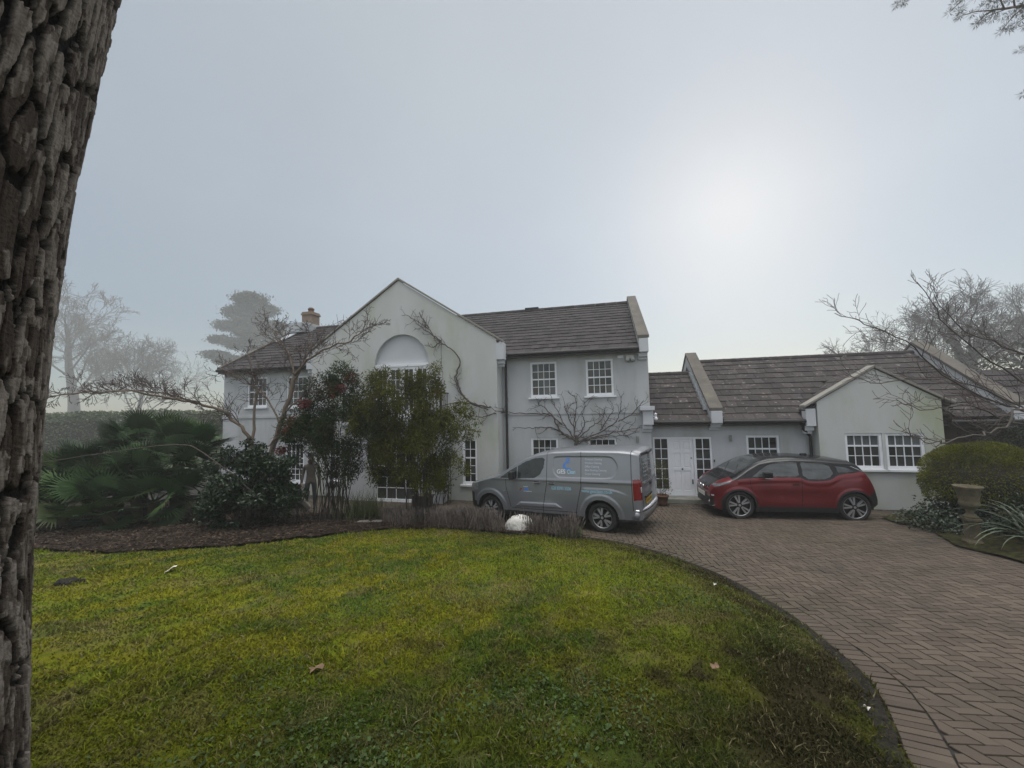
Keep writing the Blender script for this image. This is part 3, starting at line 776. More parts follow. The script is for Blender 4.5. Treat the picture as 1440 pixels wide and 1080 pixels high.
slab(mr, LW, 1.05, 12.45, 4.81, 16.7, 7.30, .05); slab(mr, LW, 1.05, 16.7, 7.30, 21.0, 4.80, .05)
roof(mr, LW, 1.05, 21.0, 4.82, 16.7, 7.34, gauge=.5, tw=.6)
for i in range(37):   # ridge tiles
    x = LW + (1.05 - LW) * i / 37
    mr.tube([(x + .005, 16.7, 7.30), (x + (1.05 - LW) / 37 - .005, 16.7, 7.302)], [.115, .12], 10)
mr.box(-3.35, -2.75, 16.6, 16.85, 7.38, 7.46)
mainroof = hp(mr, 'roof', M['tile'])
gr = MB()
for sgn in (-1, 1):
    n = 10
    for j in range(n):   # gable roof, courses across the slope
        for i in range(14):
            u0, u1 = j / n, (j + 1) / n; d0, d1 = 12.02 + i * .335, 12.02 + (i + 1) * .335 - .006
            f = lambda u, e_: (GC + sgn * (3.62 * (1 - u)), 7.40 - .652 * 3.62 * (1 - u) + e_)
            (xa, za), (xb, zb) = f(u0 - .01, .03), f(u1, .005)
            gr.hexa([(xa, d0, za - .03), (xa, d1, za - .03), (xb, d1, zb - .03), (xb, d0, zb - .03), (xa, d0, za), (xa, d1, za), (xb, d1, zb), (xb, d0, zb)])
gr.tube([(GC, 12.05, 7.39), (GC, 16.6, 7.39)], [.11, .11], 10)
hp(gr, 'roof', M['tile'])
lr = MB()
roof(lr, R1 + .01, 3.06, 12.80, 2.49, 15.2, 4.13); slab(lr, R1, 3.06, 12.85, 2.47, 15.2, 4.08, .05); slab(lr, R1, 3.06, 15.2, 4.08, 17.6, 2.45, .05)
for i in range(5): lr.tube([(1.36 + i * .34, 15.2, 4.11), (1.36 + i * .34 + .335, 15.2, 4.112)], [.10, .105], 10)
hp(lr, 'roof', M['tile2'])
rr = MB()
agr = lambda s, u: not (AGD < 12.8 + u * 3.1 + .2 and abs(s - AGC) < 1.66 and 2.48 + u * 2.12 < az(s) - .12)
roof(rr, 3.42, 10.22, 12.80, 2.49, 15.9, 4.60, clipf=agr); slab(rr, 3.42, 5.7, 12.85, 2.47, 15.9, 4.55, .05); slab(rr, 5.7, 10.22, 13.0, 2.57, 15.9, 4.55, .05); slab(rr, 3.42, 10.22, 15.9, 4.55, 19, 2.45, .05)
for i in range(20): x = 3.43 + i * .34; rr.tube([(x, 15.9, 4.58), (x + .335, 15.9, 4.582)], [.10, .105], 10)
for sgn in (-1, 1):
    f = lambda u: (AGC + sgn * 1.68 * (1 - u), 3.80 - .62 * 1.68 * (1 - u))
    for j in range(5):
        for i in range(7):
            (xa, za), (xb, zb) = f(j / 5 - .02), f((j + 1) / 5); d0, d1 = AGD + .02 + i * .32, AGD + .02 + (i + 1) * .32 - .005
            rr.hexa([(xa, d0, za - .02), (xa, d1, za - .02), (xb, d1, zb - .03), (xb, d0, zb - .03), (xa, d0, za + .02), (xa, d1, za + .02), (xb, d1, zb), (xb, d0, zb)])
hp(rr, 'roof', M['tile2'])
er = MB(); roof(er, 10.6, 15.7, 12.75, 2.40, 15.2, 3.85); slab(er, 10.6, 15.7, 12.8, 2.38, 15.2, 3.80, .05); slab(er, 10.6, 15.7, 15.2, 3.8, 19, 2.3, .05)
hp(er, 'roof', M['tile'])
# copings and parapets
def parapet(s0, s1, d0, z0, d1, z1, t=.10, wall_h=.42, back=None):
    c = MB(); slab(c, s0 - .03, s1 + .03, d0, z0, d1, z1, t)
    b_ = MB(); slab(b_, s0, s1, d0 + .06, z0 - t - .003, d1, z1 - t - .003, wall_h)
    if back:
        slab(c, s0 - .03, s1 + .03, d1 + .001, z1, back[0], back[1], t); slab(b_, s0, s1, d1 + .001, z1 - t - .003, back[0], back[1] - t - .003, wall_h)
    p = hp(b_, 'parapet', M['render']); hp(c, 'coping', M['coping'], p, bevel=.01); return p
parapet(1.06, 1.35, 12.42, 5.16, 16.7, 7.62, back=(21, 5.16))
parapet(3.08, 3.40, 12.78, 2.86, 15.9, 4.98, back=(19, 2.86))
parapet(10.24, 10.56, 12.78, 2.86, 15.9, 4.98, back=(19, 2.86))
lc = MB(); slab(lc, LW - .06, LW + .12, 12.42, 4.90, 16.7, 7.44, .09); hp(lc, 'coping', M['coping'])
for c0, half, ztop, k_, dd, al in ((GC, 3.74, 7.66, .652, GD, .36), (AGC, 1.74, 3.96, .62, AGD, .30)):
    gc = MB()
    for sg in (-1, 1):
        a, b = (c0, ztop), (c0 + sg * half, ztop - k_ * half)
        p = [a, b, (b[0], b[1] - .065), (a[0], a[1] - .078)]
        gc.prism(p if sg > 0 else p[::-1], dd - .05, dd + al)
    hp(gc, 'coping', M['coping_pale'], bevel=.008)
# stepped kneelers
def kneeler(s0, s1, d, ztop, h1, dep=.30, cap=False):
    kb = MB()
    if cap: kb.box(1.02, 1.44, RD - .34, RD + .05, 2.822, 2.95)
    kb.box(s0, s1, d - dep, d + .05, ztop - h1, ztop)
    kb.box(s0 - .015, s1 - .03, d - dep * .62, d + .05, ztop - h1 - .13, ztop - h1 - .002)
    kb.box(s0 - .02, s1 - .05, d - dep * .3, d + .05, ztop - h1 - .22, ztop - h1 - .132)
    hp(kb, 'kneeler', M['smooth_render'], bevel=.006)
kneeler(1.07, 1.345, RD, 5.05, .42); kneeler(3.09, 3.40, AD, 2.76, .36, .34)
kneeler(G1 - .02, G1 + .24, GD + .25, 5.12, .55, .26); kneeler(5.56, 5.80, AGD + .2, 2.78, .50, .20)
kneeler(1.10, 1.40, RD, 2.82, .44, .26, True); kneeler(10.25, 10.55, AD, 2.76, .36, .34); kneeler(G0 - .24, G0 + .02, GD + .25, 5.12, .55, .26)
# gutters, soffits and downpipes
def gutter(s0, s1, d, z):
    gt = MB(); gt.tube([(s0, d, z), (s1, d, z - .01)], [.055, .055], 10); gt.box(s0, s1, d + .058, d + .08, z - .13, z + .05); hp(gt, 'gutter', M['gutter'])
gutter(LW, G0, 12.36, 4.76); gutter(G1 + .26, 1.05, 12.36, 4.76); gutter(R1 + .06, 3.06, 12.76, 2.44); gutter(3.42, 5.56, 12.76, 2.44); gutter(8.9, 15.6, 12.74, 2.36)
gt = MB(); gt.tube([(-3.26, 12.6, 4.72), (-3.26, 12.62, 4.5), (-3.26, 12.62, .05)], [.042] * 3, 8)
hp(gt, 'downpipe', M['gutter']); gt = MB(); gt.tube([(5.48, 12.76, 2.40), (5.52, 12.85, 2.2), (5.73, 12.95, 1.98), (5.73, 12.97, 1.2), (5.75, 12.97, .05)], [.042] * 5, 8)
hp(gt, 'downpipe', M['gutter'])

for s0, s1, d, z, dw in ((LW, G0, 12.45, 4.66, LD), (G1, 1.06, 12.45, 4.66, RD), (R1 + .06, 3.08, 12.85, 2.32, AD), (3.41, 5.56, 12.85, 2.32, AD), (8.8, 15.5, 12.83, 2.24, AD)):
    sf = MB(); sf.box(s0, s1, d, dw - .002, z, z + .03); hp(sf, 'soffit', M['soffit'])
fl = MB()
for i in range(9): fl.box(2.98, 3.075, 14.9 - i * .22, 15.1 - i * .22, 4.0 - i * .15, 4.17 - i * .15)
hp(fl, 'lead_flashing', M['lead']); fl = MB(); fl.box(-15.35, -14.3, 15.9, 17.4, 7.02, 7.5); slab(fl, LW + .13, LW + .5, 15.0, 6.42, 16.3, 7.18, .03)
hp(fl, 'lead_flashing', M['lead'])
ch = MB(); cs0, cs1 = -15.0, -14.42
ch.box(cs0, cs1, 16.4, 16.98, 6.9, 8.0); ch.box(cs0 - .04, cs1 + .04, 16.36, 17.02, 8.002, 8.09); ch.box(cs0 - .01, cs1 + .01, 16.39, 16.99, 8.092, 8.17)
chim = hp(ch, 'chimney', M['brick'], bevel=.01)
pt = MB(); pt.lathe([(.15, 8.171), (.13, 8.30), (.16, 8.34), (.16, 8.37), (.10, 8.44), (0, 8.46)], 14, (cs0 + .29, 16.7, 0)); hp(pt, 'chimney_pot', M['terra'], chim)
# small fittings
def fitting(name, boxes, mat, lathe=None):
    m = MB()
    for b_ in boxes: m.box(*b_)
    if lathe: m.lathe(*lathe)
    return hp(m, name, mat, bevel=.006)
for s, d in ((3.66, AD), (.92, RD)):
    m = MB(); m.lathe([(0, -.10), (.035, -.10), (.035, .10), (0, .10)], 12, (s, d - .075, 1.92)); m.box(s - .012, s + .012, d - .05, d - .001, 1.89, 1.95); hp(m, 'wall_light', M['lamp'], smooth=False)
fitting('alarm_sounder', [(.42, .60, RD - .06, RD - .001, 4.50, 4.58)], M['trim'])
m = MB(); m.lathe([(0, -.16), (.06, -.15), (.075, -.05), (.05, 0)], 12, (.72, RD, 4.43), 'y'); m.lathe([(0, -.15), (.06, -.14), (.075, -.05), (.05, 0)], 12, (.88, RD, 4.43), 'y'); m.box(.68, .92, RD - .05, RD - .001, 4.47, 4.58)
hp(m, 'flood_light', M['lamp'])
m = MB(); m.lathe([(0, 2.50), (.05, 2.52), (.06, 2.57), (.03, 2.61), (.03, 2.66), (.05, 2.70), (0, 2.75)], 12, (1.49, RD - .05, 0)); m.box(1.35, 1.47, RD - .06, RD - .03, 2.62, 2.65); hp(m, 'security_camera', M['trim'])
m = MB(); m.box(3.17, 3.20, AD - .03, AD - .001, 1.20, 1.27); hp(m, 'door_bell', M['iron'])

# ------------------------------------------------------------------ climber on the walls
def HW(s, d, z): return hb_ + Ex * (s - S0) + Ey * (d - D0) + Vector((0, 0, z))
def wander(P, n=14, amp=.04, sd_=0):
    C = catmull(P, max(3, n // max(1, len(P) - 1) + 1)); r = np.random.default_rng(sd_ + 5)
    return C + np.cumsum(r.normal(0, amp, C.shape), 0) * np.linspace(0, .4, len(C))[:, None] + r.normal(0, amp * .35, C.shape)
def wall_vine():
    segs = []
    def w2(s, z, dd):
        base = GD if s < G1 else RD
        return HW(s, base - .05 - dd, z)
    def stem(P, r0, r1, sd_, twigs=10, tl=.35, amp=.035):
        C = wander([(s, z) for s, z in P], 5 * len(P), amp, sd_)
        r = np.random.default_rng(sd_)
        R = np.linspace(r0, r1, len(C))
        dd = .02 + .03 * r.random(len(C))
        segs.append((np.array([w2(c[0], c[1], d_) for c, d_ in zip(C, dd)]), R, 6))
        for k in range(twigs):
            i = r.integers(1, len(C) - 1); t = C[min(i + 1, len(C) - 1)] - C[i - 1]; a = math.atan2(t[1], t[0]) + r.choice([-1, 1]) * r.uniform(.5, 1.1)
            L = tl * r.uniform(.4, 1.25); p = C[i]; Q = [p]
            for q in range(4):
                a += r.normal(0, .22) + .10 * math.cos(a); p = p + np.array([math.cos(a), math.sin(a)]) * L / 4; Q.append(p)
            d0_ = dd[i]
            segs.append((np.array([w2(c[0], c[1], d0_ + .015 * m_ * r.random()) for m_, c in enumerate(Q)]), np.linspace(max(R[i] * .5, .007), .004, 5), 4))
            for z_ in range(2):
                b_ = a + r.choice([-1, 1]) * r.uniform(.4, .9); q0 = Q[r.integers(2, 5)]
                segs.append((np.array([w2(q0[0] + math.cos(b_) * L * .4 * t_, q0[1] + math.sin(b_) * L * .4 * t_, d0_ + .03) for t_ in (0, .5, 1)]), np.array([.006, .005, .003]), 3))
    s0 = -1.0
    # trunk and the fan on the right hand block
    stem([(s0 - .05, .05), (s0 + .03, .7), (s0 - .02, 1.4), (s0 + .05, 1.95)], .075, .055, 1, 0)
    for i, P in enumerate([[(-1.0, 1.9), (-1.5, 2.2), (-1.75, 2.7), (-2.6, 2.8), (-3.3, 2.85), (-3.8, 3.05)],
              [(-1.0, 1.9), (-1.6, 2.25), (-2.3, 2.32), (-3.1, 2.3)], [(-1.05, 2.0), (-1.35, 2.5), (-1.5, 2.9), (-1.6, 3.25)],
              [(-1.0, 2.0), (-1.0, 2.6), (-.95, 3.0), (-1.05, 3.3)], [(-.95, 1.95), (-.7, 2.4), (-.75, 2.8), (-.55, 3.2)],
              [(-.95, 1.9), (-.5, 2.3), (-.1, 2.6), (.05, 3.1)], [(-.9, 1.85), (-.1, 2.2), (.35, 2.5), (.5, 2.95), (.6, 3.35)],
              [(-.9, 1.85), (.2, 2.15), (.8, 2.3), (1.2, 2.5)], [(.35, 2.5), (.8, 2.75), (1.15, 3.15)], [(-.95, 1.8), (-.3, 2.0), (.3, 2.05), (.9, 2.15)],
              [(-1.4, 2.4), (-2., 2.95), (-2.2, 3.1)], [(-1.0, 2.2), (-1.25, 2.8), (-1.3, 3.1)], [(-.2, 2.2), (.1, 2.7), (.3, 3.0)]]):
        stem(P, .034 if i < 2 else .021, .007, 10 + i, 9, .34)
    # the long stem over the gable
    for i, P in enumerate([[(-3.6, 3.0), (-4.2, 3.15), (-4.6, 3.5), (-4.75, 4.1), (-4.6, 4.55), (-4.85, 4.95), (-5.4, 5.35), (-5.7, 5.75), (-6.3, 6.2), (-6.7, 6.33)],
              [(-3.7, 2.95), (-4.5, 3.2), (-5.3, 3.1), (-5.8, 2.8)], [(-4.3, 3.2), (-4.7, 3.6), (-4.85, 4.1)], [(-5.35, 5.3), (-6.0, 5.75), (-6.35, 6.0)],
              [(-5.75, 5.75), (-6.0, 6.1), (-6.2, 6.3)], [(-5.3, 5.3), (-5.6, 5.1), (-5.75, 5.35)], [(-3.3, 2.85), (-3.9, 2.7), (-4.2, 2.75)]]):
        stem(P, .032 if i == 0 else .02, .009, 40 + i, 16 if i == 0 else 7, .3, .03)
    stem([(-5.3, 5.4), (-5.3, 4.6), (-5.25, 3.9), (-5.2, 2.9)], .008, .006, 60, 5, .2, .02)
    return segs
vine = tubes('climbing_plant', wall_vine(), M['vine'])
tag(vine, 'bare brown climber fanned over the house wall behind the van and across the gable', 'climber')

# ------------------------------------------------------------------ vehicles
def smooth_fn(P, k=.06):
    P = np.array(P, float); xs = np.linspace(P[0, 0], P[-1, 0], 900); ys = np.interp(xs, P[:, 0], P[:, 1])
    w_ = max(1, int(k / (xs[1] - xs[0]))); ker = np.hanning(2 * w_ + 3)[1:-1]; ker /= ker.sum()
    yp = np.pad(ys, w_, mode='edge'); yp[:w_] = 2 * ys[0] - ys[1:w_ + 1][::-1]; yp[-w_:] = 2 * ys[-1] - ys[-w_ - 1:-1][::-1]
    ys = np.convolve(yp, ker, 'valid')[:len(xs)]
    return lambda x: np.interp(x, xs, ys)

def car_shell(root, L, zt, zb, half, classify, mats, parts, disp=None, nx=300, ns=90, nr=34, r_top=.14, arches=(), ex=.45, endx=None, splits={}):
    """lofted body: local x 0 (front) .. L (rear), y -left/+right, z up. classify gives every face a part number"""
    xs = np.linspace(0, L, nx)
    xs = np.concatenate([[0], xs[1:-1], [L]])
    ring = []
    Zt, Zb = zt(xs), zb(xs)
    r = np.minimum(r_top(xs) if callable(r_top) else r_top, (Zt - Zb) * .45)
    t = np.linspace(0, 1, ns)[None]
    zs = Zb[:, None] + (Zt - r - Zb)[:, None] * t
    X = np.repeat(xs[:, None], ns, 1)
    ys = half(X, zs)
    a = np.linspace(0, PI / 2, nr + 1)[None, 1:]
    yw = ys[:, -1:]
    ya = yw * np.cos(a) ** ex; za = (Zt - r)[:, None] + r[:, None] * np.sin(a) ** .75
    ya[:, -1] = 0
    Xa = np.repeat(xs[:, None], nr, 1)
    Y = np.concatenate([ys, ya], 1); Z = np.concatenate([zs, za], 1); X = np.concatenate([X, Xa], 1)
    if endx is not None: X = endx(X, Y, Z)
    if disp is not None:
        dY = disp(X, Z); dY[:, ns:] *= np.linspace(1, 0, nr)[None]
        Y = np.maximum(Y + dY, 0)
    K = ns + nr
    Vl = np.stack([X, -Y, Z], -1).reshape(-1, 3); Vr = np.stack([X, Y, Z], -1).reshape(-1, 3)
    i = np.arange(nx - 1)[:, None] * K; j = np.arange(K - 1)[None]
    Fl = np.stack([i + j, i + j + 1, i + K + j + 1, i + K + j], -1).reshape(-1, 4)[:, ::-1]
    V = np.concatenate([Vl, Vr]); n = len(Vl)
    F = np.concatenate([Fl, Fl[:, ::-1] + n])
    # closed ends: strips between the left and right section, slightly bowed
    Ve, Fe, m = [], [], 2 * n
    for e_, sgn in ((0, -1), (nx - 1, 1)):
        nc = 61; u = np.linspace(-1, 1, nc)[None]
        yy = Y[e_][:, None] * u; zz = np.repeat(Z[e_][:, None], nc, 1)
        xx = X[e_][:, None] + sgn * .05 * (1 - u ** 2) * (Y[e_].max() ** 2)
        Ve.append(np.stack([xx, yy, zz], -1).reshape(-1, 3))
        i2 = np.arange(K - 1)[:, None] * nc; j2 = np.arange(nc - 1)[None]
        f = np.stack([i2 + j2, i2 + j2 + 1, i2 + nc + j2 + 1, i2 + nc + j2], -1).reshape(-1, 4) + m
        Fe.append(f if sgn > 0 else f[:, ::-1]); m += K * nc
    V = np.concatenate([V] + Ve); F = np.concatenate([F] + Fe)
    side = np.concatenate([np.zeros(len(Fl) * 2, int), np.full(len(Fe[0]), 1), np.full(len(Fe[1]), 2)])
    C = V[F].mean(1)
    cl = classify(C[:, 0], C[:, 1], C[:, 2], side)
    for (ax, az_, ar) in arches:
        cl[(np.hypot(C[:, 0] - ax, C[:, 2] - az_) < ar) & (np.abs(C[:, 1]) > .5) & (side == 0)] = -1
    obs = {}
    plist = []
    for nm, codes in parts:
        if nm in splits:
            cuts = [-9] + list(splits[nm]) + [9]
            for lo, hi in zip(cuts[:-1], cuts[1:]):
                for sg in (-1, 1): plist.append((nm, codes, lo, hi, sg))
        else: plist.append((nm, codes, -9, 9, 0))
    for nm, codes, lo, hi, sg in plist:
        sel = np.isin(cl, codes) & (C[:, 0] >= lo) & (C[:, 0] < hi) & ((C[:, 1] * sg > 0) if sg else True)
        if not sel.any(): continue
        f = F[sel]; us, inv = np.unique(f, return_inverse=True)
        idx = np.searchsorted(np.array(codes), cl[sel])
        obs[nm + '%d%g' % (sg, lo) if nm in splits else nm] = build_np(nm, V[us], inv.reshape(f.shape), [mats[c] for c in codes], root, True, mi=idx)
    return obs

def wheel(root, x, y, z, R, rr, wdt, side, spokes, twin, mats, wide=.05, rootn='wheel'):
    """alloy wheel (rim) with its tyre as a sub-part; outside face towards side (-1 / +1)"""
    s = side
    m = MB()
    m.lathe([(rr * .98, -.02 * s), (rr * .93, .0), (rr * .90, -.05 * s), (rr * .88, -wdt * .8 * s)], 48, (0, 0, 0), 'y', 1)
    m.lathe([(rr * 1.0, -.015 * s), (rr * .985, .004 * s), (rr * .94, -.005 * s)], 48, (0, 0, 0), 'y', 0)
    m.lathe([(rr * .90, -.10 * s), (0, -.10 * s)], 32, (0, 0, 0), 'y', 1)
    m.lathe([(.075, -.06 * s), (.075, -.01 * s), (.05, .0), (0, .0)], 20, (0, 0, 0), 'y', 1)
    m.lathe([(.03, .0), (.03, .008 * s), (0, .009 * s)], 14, (0, 0, 0), 'y', 0)
    def spoke(a, w0, w1, tw=0., mi=0, r0=.06, r1=.965, yo=0.):
        ca_, sa_ = math.cos(a), math.sin(a); cb, sb = math.cos(a + tw), math.sin(a + tw)
        P = []
        for (c_, s_, r_, w_) in ((ca_, sa_, r0, w0), (cb, sb, rr * r1, w1)):
            for e_ in (-1, 1):
                for dy in (-.045 if mi == 0 else -.05, .0):
                    P.append((c_ * r_ - s_ * e_ * w_, (dy + yo) * s + (-.012 if r_ > .1 else 0) * s, s_ * r_ + c_ * e_ * w_))
        m.hexa([P[0], P[2], P[6], P[4], P[1], P[3], P[7], P[5]], mi)
    for k in range(spokes):
        a = PI / 2 + k * 2 * PI / spokes + .2
        if twin:
            spoke(a - .15, .012, wide * .36, -.05); spoke(a + .15, .012, wide * .36, .05)
            spoke(a, .03, wide * .5, 0, 1, yo=-.022)
        else:
            spoke(a - .08, .014, wide * .30, -.15); spoke(a + .08, .014, wide * .30, .15); spoke(a, .02, wide * .9, 0, 1, yo=-.02)
    w_ = m.build(rootn, [mats[0], mats[1]], root, False, loc=(x, y, z))
    t = MB()
    pr = [(rr * .96, -wdt * s), (R * .95, -wdt * s), (R, -wdt * .86 * s), (R * 1.0, -wdt * .14 * s), (R * .965, .012 * s), (R * .90, .022 * s), (rr * 1.04, .016 * s), (rr * .985, -.004 * s)]
    t.lathe(pr, 56, (0, 0, 0), 'y'); t.build('tyre', M['tyre'], w_, True)
    return w_

def text_obj(txt, size, x, z, surf, mat, parent, name, track=1., align='LEFT', eps=.004, rear=None, squash=1.):
    cu = bpy.data.curves.new('lettering', 'FONT'); cu.body = txt; cu.size = size; cu.space_character = track; cu.align_x = align
    o = bpy.data.objects.new('lettering', cu); col.objects.link(o)
    bpy.context.view_layer.update()
    me = bpy.data.meshes.new_from_object(o.evaluated_get(bpy.context.evaluated_depsgraph_get()))
    col.objects.unlink(o); bpy.data.objects.remove(o)
    me.name = name
    bm = bmesh.new(); bm.from_mesh(me)
    bmesh.ops.triangulate(bm, faces=bm.faces); bmesh.ops.subdivide_edges(bm, edges=[e_ for e_ in bm.edges if e_.calc_length() > .05], cuts=2)
    for v in bm.verts:
        u, h_ = v.co.x * squash, v.co.y
        if rear is None: v.co = (x + u, surf(x + u, z + h_) - eps, z + h_)
        else: v.co = (rear(x + u, z + h_) + eps, x + u, z + h_)
    bm.to_mesh(me); bm.free()
    me.materials.clear(); me.materials.append(mat)
    t = bpy.data.objects.new(name, me); return link(t, parent)

def flat_part(name, polys, surf, mat, parent, eps=.005, mi=None):
    """thin raised shapes lying on the left flank; polys in (x,z)"""
    mb = MB()
    for p in polys:
        n = len(p); a = [(x, surf(x, z) - eps, z) for x, z in p]; b = [(x, surf(x, z) + .002, z) for x, z in p]
        mb.add(a + b, [tuple(range(n))] + [(i, (i + 1) % n, (i + 1) % n + n, i + n) for i in range(n)])
    return mb.build(name, mat, parent)

# ---------------- van
VR, VF = Vector((1.957, 8.766, float(zd(8.77)) + .005)), Vector((-.595, 10.288, float(zd(10.29)) + .005))
vdir = (VR - VF).normalized(); vn = Vector((-vdir.y, vdir.x, 0)).normalized(); vup = vdir.cross(vn)
VL, VAF, VAR = 4.75, .895, 3.87
vbase = VF - vdir * VAF + vn * .885
van = empty('van', vbase + vdir * 2.2)
van.rotation_euler = Matrix((vdir, vn, vup)).transposed().to_euler()
tag(van, 'grey cleaning company van with blue lettering parked beside the lavender border', 'van')
vshift = -2.2
vzt = smooth_fn([(0, .80), (.05, .89), (.16, .96), (.55, 1.06), (1.0, 1.17), (1.16, 1.22), (1.6, 1.47), (1.95, 1.65), (2.3, 1.765), (2.7, 1.82), (3.4, 1.84), (4.3, 1.83), (4.62, 1.80), (4.75, 1.75)], .09)
vzb = smooth_fn([(0, .25), (.3, .23), (1.3, .24), (3.4, .25), (4.3, .27), (4.75, .30)], .1)
def vhalf(x, z):
    W = .915 * np.ones_like(x)
    W = W - .42 * np.clip((.62 - x) / .62, 0, 1) ** 2.4 - .085 * np.clip((x - 4.57) / .18, 0, 1) ** 2
    t = np.where(z < 1.10, 1 - .045 * np.clip((.72 - z) / .5, 0, 1) ** 2 - .012 * np.clip((z - .8) / .3, 0, 1), .988 - .150 * np.clip((z - 1.10) / .70, 0, 1.2) ** 1.15)
    return W * t
W1 = [(1.745, 1.13), (2.22, 1.15), (2.37, 1.23), (2.47, 1.40), (2.50, 1.60), (2.45, 1.635), (2.25, 1.625), (2.0, 1.555), (1.745, 1.43)]
W0 = [(1.22, 1.13), (1.715, 1.127), (1.715, 1.415), (1.48, 1.295)]
PAN = catmull([(2.72, 1.62), (2.71, 1.42), (2.74, 1.28), (2.86, 1.18), (3.0, 1.17), (3.5, 1.17), (4.06, 1.18), (4.22, 1.25), (4.30, 1.41), (4.27, 1.55), (4.15, 1.665), (3.9, 1.685), (3.4, 1.685), (2.82, 1.675), (2.72, 1.62)], 6)[:-1]
def vdisp(X, Z):
    d = np.zeros_like(X)
    sel = (X > 2.6) & (X < 4.4) & (Z > 1.1)
    x, z = X[sel], Z[sel]; q = seg_dist(x, z, PAN, True); ins = inpoly(x, z, PAN)
    d[sel] += np.where(ins, -.016 * sstep(0, .035, q), 0)
    for ax in (VAF, VAR):
        r_ = np.hypot(X - ax, Z - .34); d += .018 * (sstep(.53, .47, r_)) * (Z < 1.0)
    # lower door moulding, belt crease and flank crease
    TR = [(1.60, .43), (1.80, .57), (2.78, .585), (2.97, .46)]
    ins = inpoly(X, Z, TR); q = seg_dist(X, Z, TR, True); d += np.where(ins, .022 * sstep(0, .035, q), 0)
    d += .010 * sstep(.06, .0, np.abs(Z - 1.115)) * (X > .95) * (X < 4.6)
    cr_ = .99 - .12 * np.clip((X - 4.0) / .5, 0, 1) ** 2
    d += .013 * sstep(.0, .05, cr_ - Z) * sstep(.5, .25, cr_ - Z) * sstep(3.42, 3.55, X) * sstep(4.55, 4.25, X)
    return d
V_PAINT, V_BLACK, V_GAP, V_SIDE, V_WS, V_RG, V_TL, V_HL = range(8)
def vclass(x, y, z, side):
    c = np.full(x.shape, V_PAINT)
    low = np.where(x < .62, .50 - .1 * (x > .45), .33)
    c[z < low] = V_BLACK
    c[(x < .34) & (z > .50) & (z < .72) & (side < 2)] = V_BLACK
    sd_ = side == 0
    flank = sd_ & (np.abs(y) > .6)
    for k, p in ((V_SIDE, W1), (V_SIDE, W0)):
        c[flank & inpoly(x, z, p)] = k
    gap = flank & (((np.abs(x - 2.56 + .13 * np.clip((1.05 - z) / .6, 0, 1)) < .008) & (z > .33) & (z < 1.80)) | ((np.abs(x - (3.43 - .16 * np.clip((1.0 - z) / .6, 0, 1))) < .008) & (z > .35) & (z < 1.78))
                   | ((np.abs(x - 1.40 - .12 * np.clip((.9 - z) / .5, 0, 1)) < .007) & (z > .42) & (z < 1.1)) | ((np.abs(z - .40) < .006) & (x > 1.55) & (x < 3.3))
                   | ((np.abs(z - 1.085) < .011) & (x > 3.42) & (x < 4.07)) | ((np.abs(x - 4.585) < .007) & (z > .52)))
    c[gap & (c == V_PAINT)] = V_GAP
    wsl = sd_ & (x > 1.18) & (x < 2.15) & (np.abs(y) < .69) & (z > 1.2)
    c[wsl] = V_WS
    c[sd_ & (np.abs(y) > .35) & (x < .50) & (x > .03) & (z > .80) & (z < .99 + .10 * x)] = V_HL
    # rear doors
    re = side == 2
    c[re & (np.abs(z - .52) < .008)] = V_GAP
    gl = (np.abs(y) < .66 - .10 * (z - 1.1)) & (z > 1.12) & (z < 1.66)
    c[re & gl] = V_RG
    c[re & (z > 1.665) & (z < 1.72) & (np.abs(y) < .6)] = V_BLACK
    tl = ((side == 2) & (np.abs(y) > .735) | (side == 0) & (x > 4.60)) & (z > .75) & (z < 1.19)
    c[tl] = V_TL
    c[re & (z < .36)] = V_BLACK
    c[re & (np.abs(np.abs(y) - .70) < .007) & (z > .55) & (z < 1.72)] = V_GAP
    return c
VM = {V_PAINT: M['van'], V_BLACK: M['black_plastic'], V_GAP: M['gap'], V_SIDE: M['van_glass'], V_WS: M['car_glass'], V_RG: M['rear_vinyl'], V_TL: M['lamp_red'], V_HL: M['lamp_clear']}
vo = car_shell(van, VL, vzt, vzb, vhalf, vclass, VM, [('body', [V_PAINT, V_BLACK, V_GAP]), ('side_window', [V_SIDE]), ('windscreen', [V_WS]), ('rear_window', [V_RG]), ('tail_light', [V_TL]), ('headlight', [V_HL])],
               disp=vdisp, nx=360, ns=120, nr=26, r_top=lambda x: .07 + .05 * sstep(1.6, 2.5, x), arches=((VAF, .345, .385), (VAR, .345, .385)), ex=.42, splits={'side_window': (1.73,), 'tail_light': (), 'headlight': ()})
for o in vo.values(): o.location = (vshift, 0, 0)
vsurf = lambda x, z: -float(vhalf(np.array(x), np.array(z)) + vdisp(np.array([[x]]), np.array([[z]]))[0, 0])
vb = vo['body']
def at_v(o): o.location = (vshift, 0, 0); return o
for ax in (VAF, VAR):
    for s in (-1, 1): wheel(van, ax + vshift, s * .875, .325, .325, .225, .20, s, 5, False, (M['rim'], M['rim_dark']), .085)
ar = MB()
for ax in (VAF, VAR):
    for s in (-1, 1):
        a = np.linspace(-.12, PI + .12, 26)
        for a0, a1 in zip(a[:-1], a[1:]):
            q = lambda t, y_: (ax + .392 * math.cos(t), y_, .345 + .392 * math.sin(t))
            ar.add([q(a0, s * .905), q(a1, s * .905), q(a1, s * .45), q(a0, s * .45)], [(0, 1, 2, 3)])
ar.box(.5, 4.5, -.6, .6, .26, .5)
at_v(ar.build('underbody', M['gap'], van))
